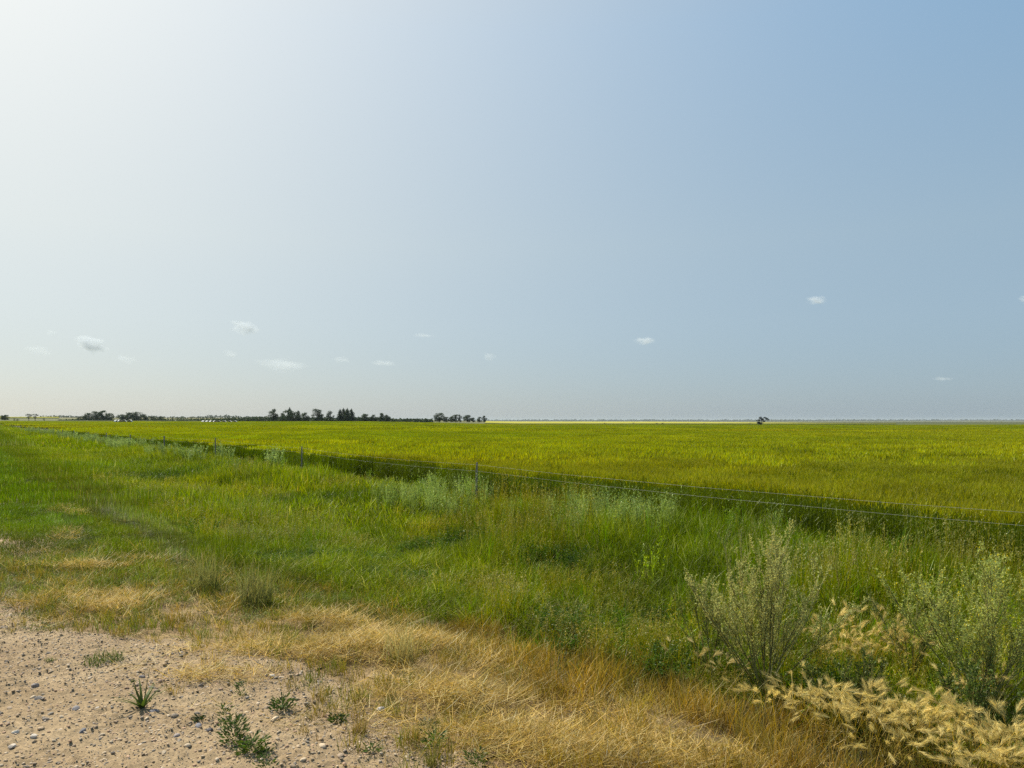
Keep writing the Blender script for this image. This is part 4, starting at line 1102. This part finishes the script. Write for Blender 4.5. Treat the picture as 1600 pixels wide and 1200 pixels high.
for px, rz, lab in ((318, 1.3, 'leftmost bale of the right row, all pale'), (324, 1.2, 'second bale of the right row, all pale'), (330, 1.0, 'third bale of the right row, mostly pale'), (336, .7, 'fourth bale of the right row, half turned'),
                    (342, .3, 'fifth bale of the right row with a dark end'), (350.5, .15, 'sixth bale of the right row with a dark end'), (359, .1, 'seventh bale of the right row with a dark end'), (367, .1, 'rightmost bale of the right row with a dark end')):
    bale(px, 657.0, 345, rz, lab, B2)

# ================================================================== HAZE
def haze_box():
    import bmesh
    me = bpy.data.meshes.new('haze'); bm = bmesh.new(); bmesh.ops.create_cube(bm, size=1); bm.to_mesh(me); bm.free()
    o = bpy.data.objects.new('haze', me); COL.objects.link(o)
    z0, z1 = -8.5, 32.0
    o.scale = (56000, 56000, z1 - z0); o.location = (0, 0, (z0 + z1) / 2)
    m, n, l = new_mat('haze_air'); v = n.new('ShaderNodeVolumePrincipled'); v.inputs['Color'].default_value = (.56, .64, .72, 1)
    v.inputs['Density'].default_value = 0.5e-4; v.inputs['Anisotropy'].default_value = .1
    op = n.new('ShaderNodeOutputMaterial'); l.new(v.outputs[0], op.inputs['Volume']); me.materials.append(m)
    tag(o, kind='stuff')
haze_box()

# ================================================================== CLOUDS (soft volumes far off and high up)
def cloud_mat(dens, seed):
    m, n, l = new_mat('cloud_vapour'); tc = n.new('ShaderNodeTexCoord')
    ln = n.new('ShaderNodeVectorMath'); ln.operation = 'LENGTH'; l.new(tc.outputs['Object'], ln.inputs[0])
    mp = n.new('ShaderNodeMapping'); mp.inputs['Location'].default_value = (seed * 3.1, seed * 1.7, seed * .9); l.new(tc.outputs['Object'], mp.inputs[0])
    nn = noise_node(n, l, 2.0, 5, mp.outputs[0], .6)
    mr = n.new('ShaderNodeMapRange'); mr.inputs[1].default_value = .25; mr.inputs[2].default_value = 1.0; mr.inputs[3].default_value = .42; mr.inputs[4].default_value = -.10
    l.new(ln.outputs['Value'], mr.inputs[0])
    a = n.new('ShaderNodeMath'); a.operation = 'ADD'; l.new(nn.outputs[0], a.inputs[0]); l.new(mr.outputs[0], a.inputs[1])
    s = n.new('ShaderNodeMath'); s.operation = 'SUBTRACT'; l.new(a.outputs[0], s.inputs[0]); s.inputs[1].default_value = .72
    c = n.new('ShaderNodeMath'); c.operation = 'MULTIPLY'; c.use_clamp = False; l.new(s.outputs[0], c.inputs[0]); c.inputs[1].default_value = dens * 1.7
    mx = n.new('ShaderNodeMath'); mx.operation = 'MAXIMUM'; l.new(c.outputs[0], mx.inputs[0]); mx.inputs[1].default_value = 0
    v = n.new('ShaderNodeVolumePrincipled'); v.inputs['Color'].default_value = (.80, .87, .93, 1); v.inputs['Anisotropy'].default_value = .1
    l.new(mx.outputs[0], v.inputs['Density'])
    op = n.new('ShaderNodeOutputMaterial'); l.new(v.outputs[0], op.inputs['Volume']); return m
import bmesh
cl = [(382, 512, 46, 28, .020, 'small distinct cloud with blue grey belly high over the shelterbelt'), (143, 538, 58, 34, .020, 'distinct bell shaped cloud over the left grove'),
      (80, 520, 20, 13, .010, 'tiny puff up and left of the bell shaped cloud'), (60, 548, 46, 20, .006, 'faint smear of cloud near the left edge'),
      (198, 562, 44, 16, .007, 'thin trailing cloud right of the bell shaped one'), (360, 553, 30, 14, .007, 'faint puff below the distinct cloud'),
      (440, 570, 100, 26, .004, 'broad very faint cloud low over the shelterbelt'), (533, 562, 34, 12, .007, 'small faint flat cloud over the poplars'),
      (600, 568, 56, 10, .006, 'thin faint streak over the end of the shelterbelt'), (661, 524, 44, 7, .005, 'barely visible streak left of centre'),
      (763, 557, 28, 16, .007, 'faint round puff at the centre over the gap in the trees'), (1008, 532, 38, 16, .014, 'small white cloud right of centre'),
      (1277, 469, 38, 16, .016, 'small white cloud above and right of the lone tree, highest of all'), (1599, 467, 18, 15, .016, 'white cloud cut by the right edge'),
      (1475, 592, 44, 8, .005, 'faint low streak of cloud at far right')]
for i, (px, py, w, h, dn, lab) in enumerate(cl):
    Yd = 11000.; me = bpy.data.meshes.new('cloud'); bm = bmesh.new(); bmesh.ops.create_icosphere(bm, subdivisions=3, radius=1.0); bm.to_mesh(me); bm.free()
    me.materials.append(cloud_mat(dn, i + 1)); o = bpy.data.objects.new('cloud', me); COL.objects.link(o)
    k = Yd / 1200; o.location = (onray(px, Yd), Yd, ztop(py, Yd)); o.scale = (w * k * .74, w * k * .55, h * k * .72)
    o.rotation_euler = (0, R(8 if px < 400 else 3), 0)
    tag(o, lab, 'cloud', 'small clouds low in the sky')
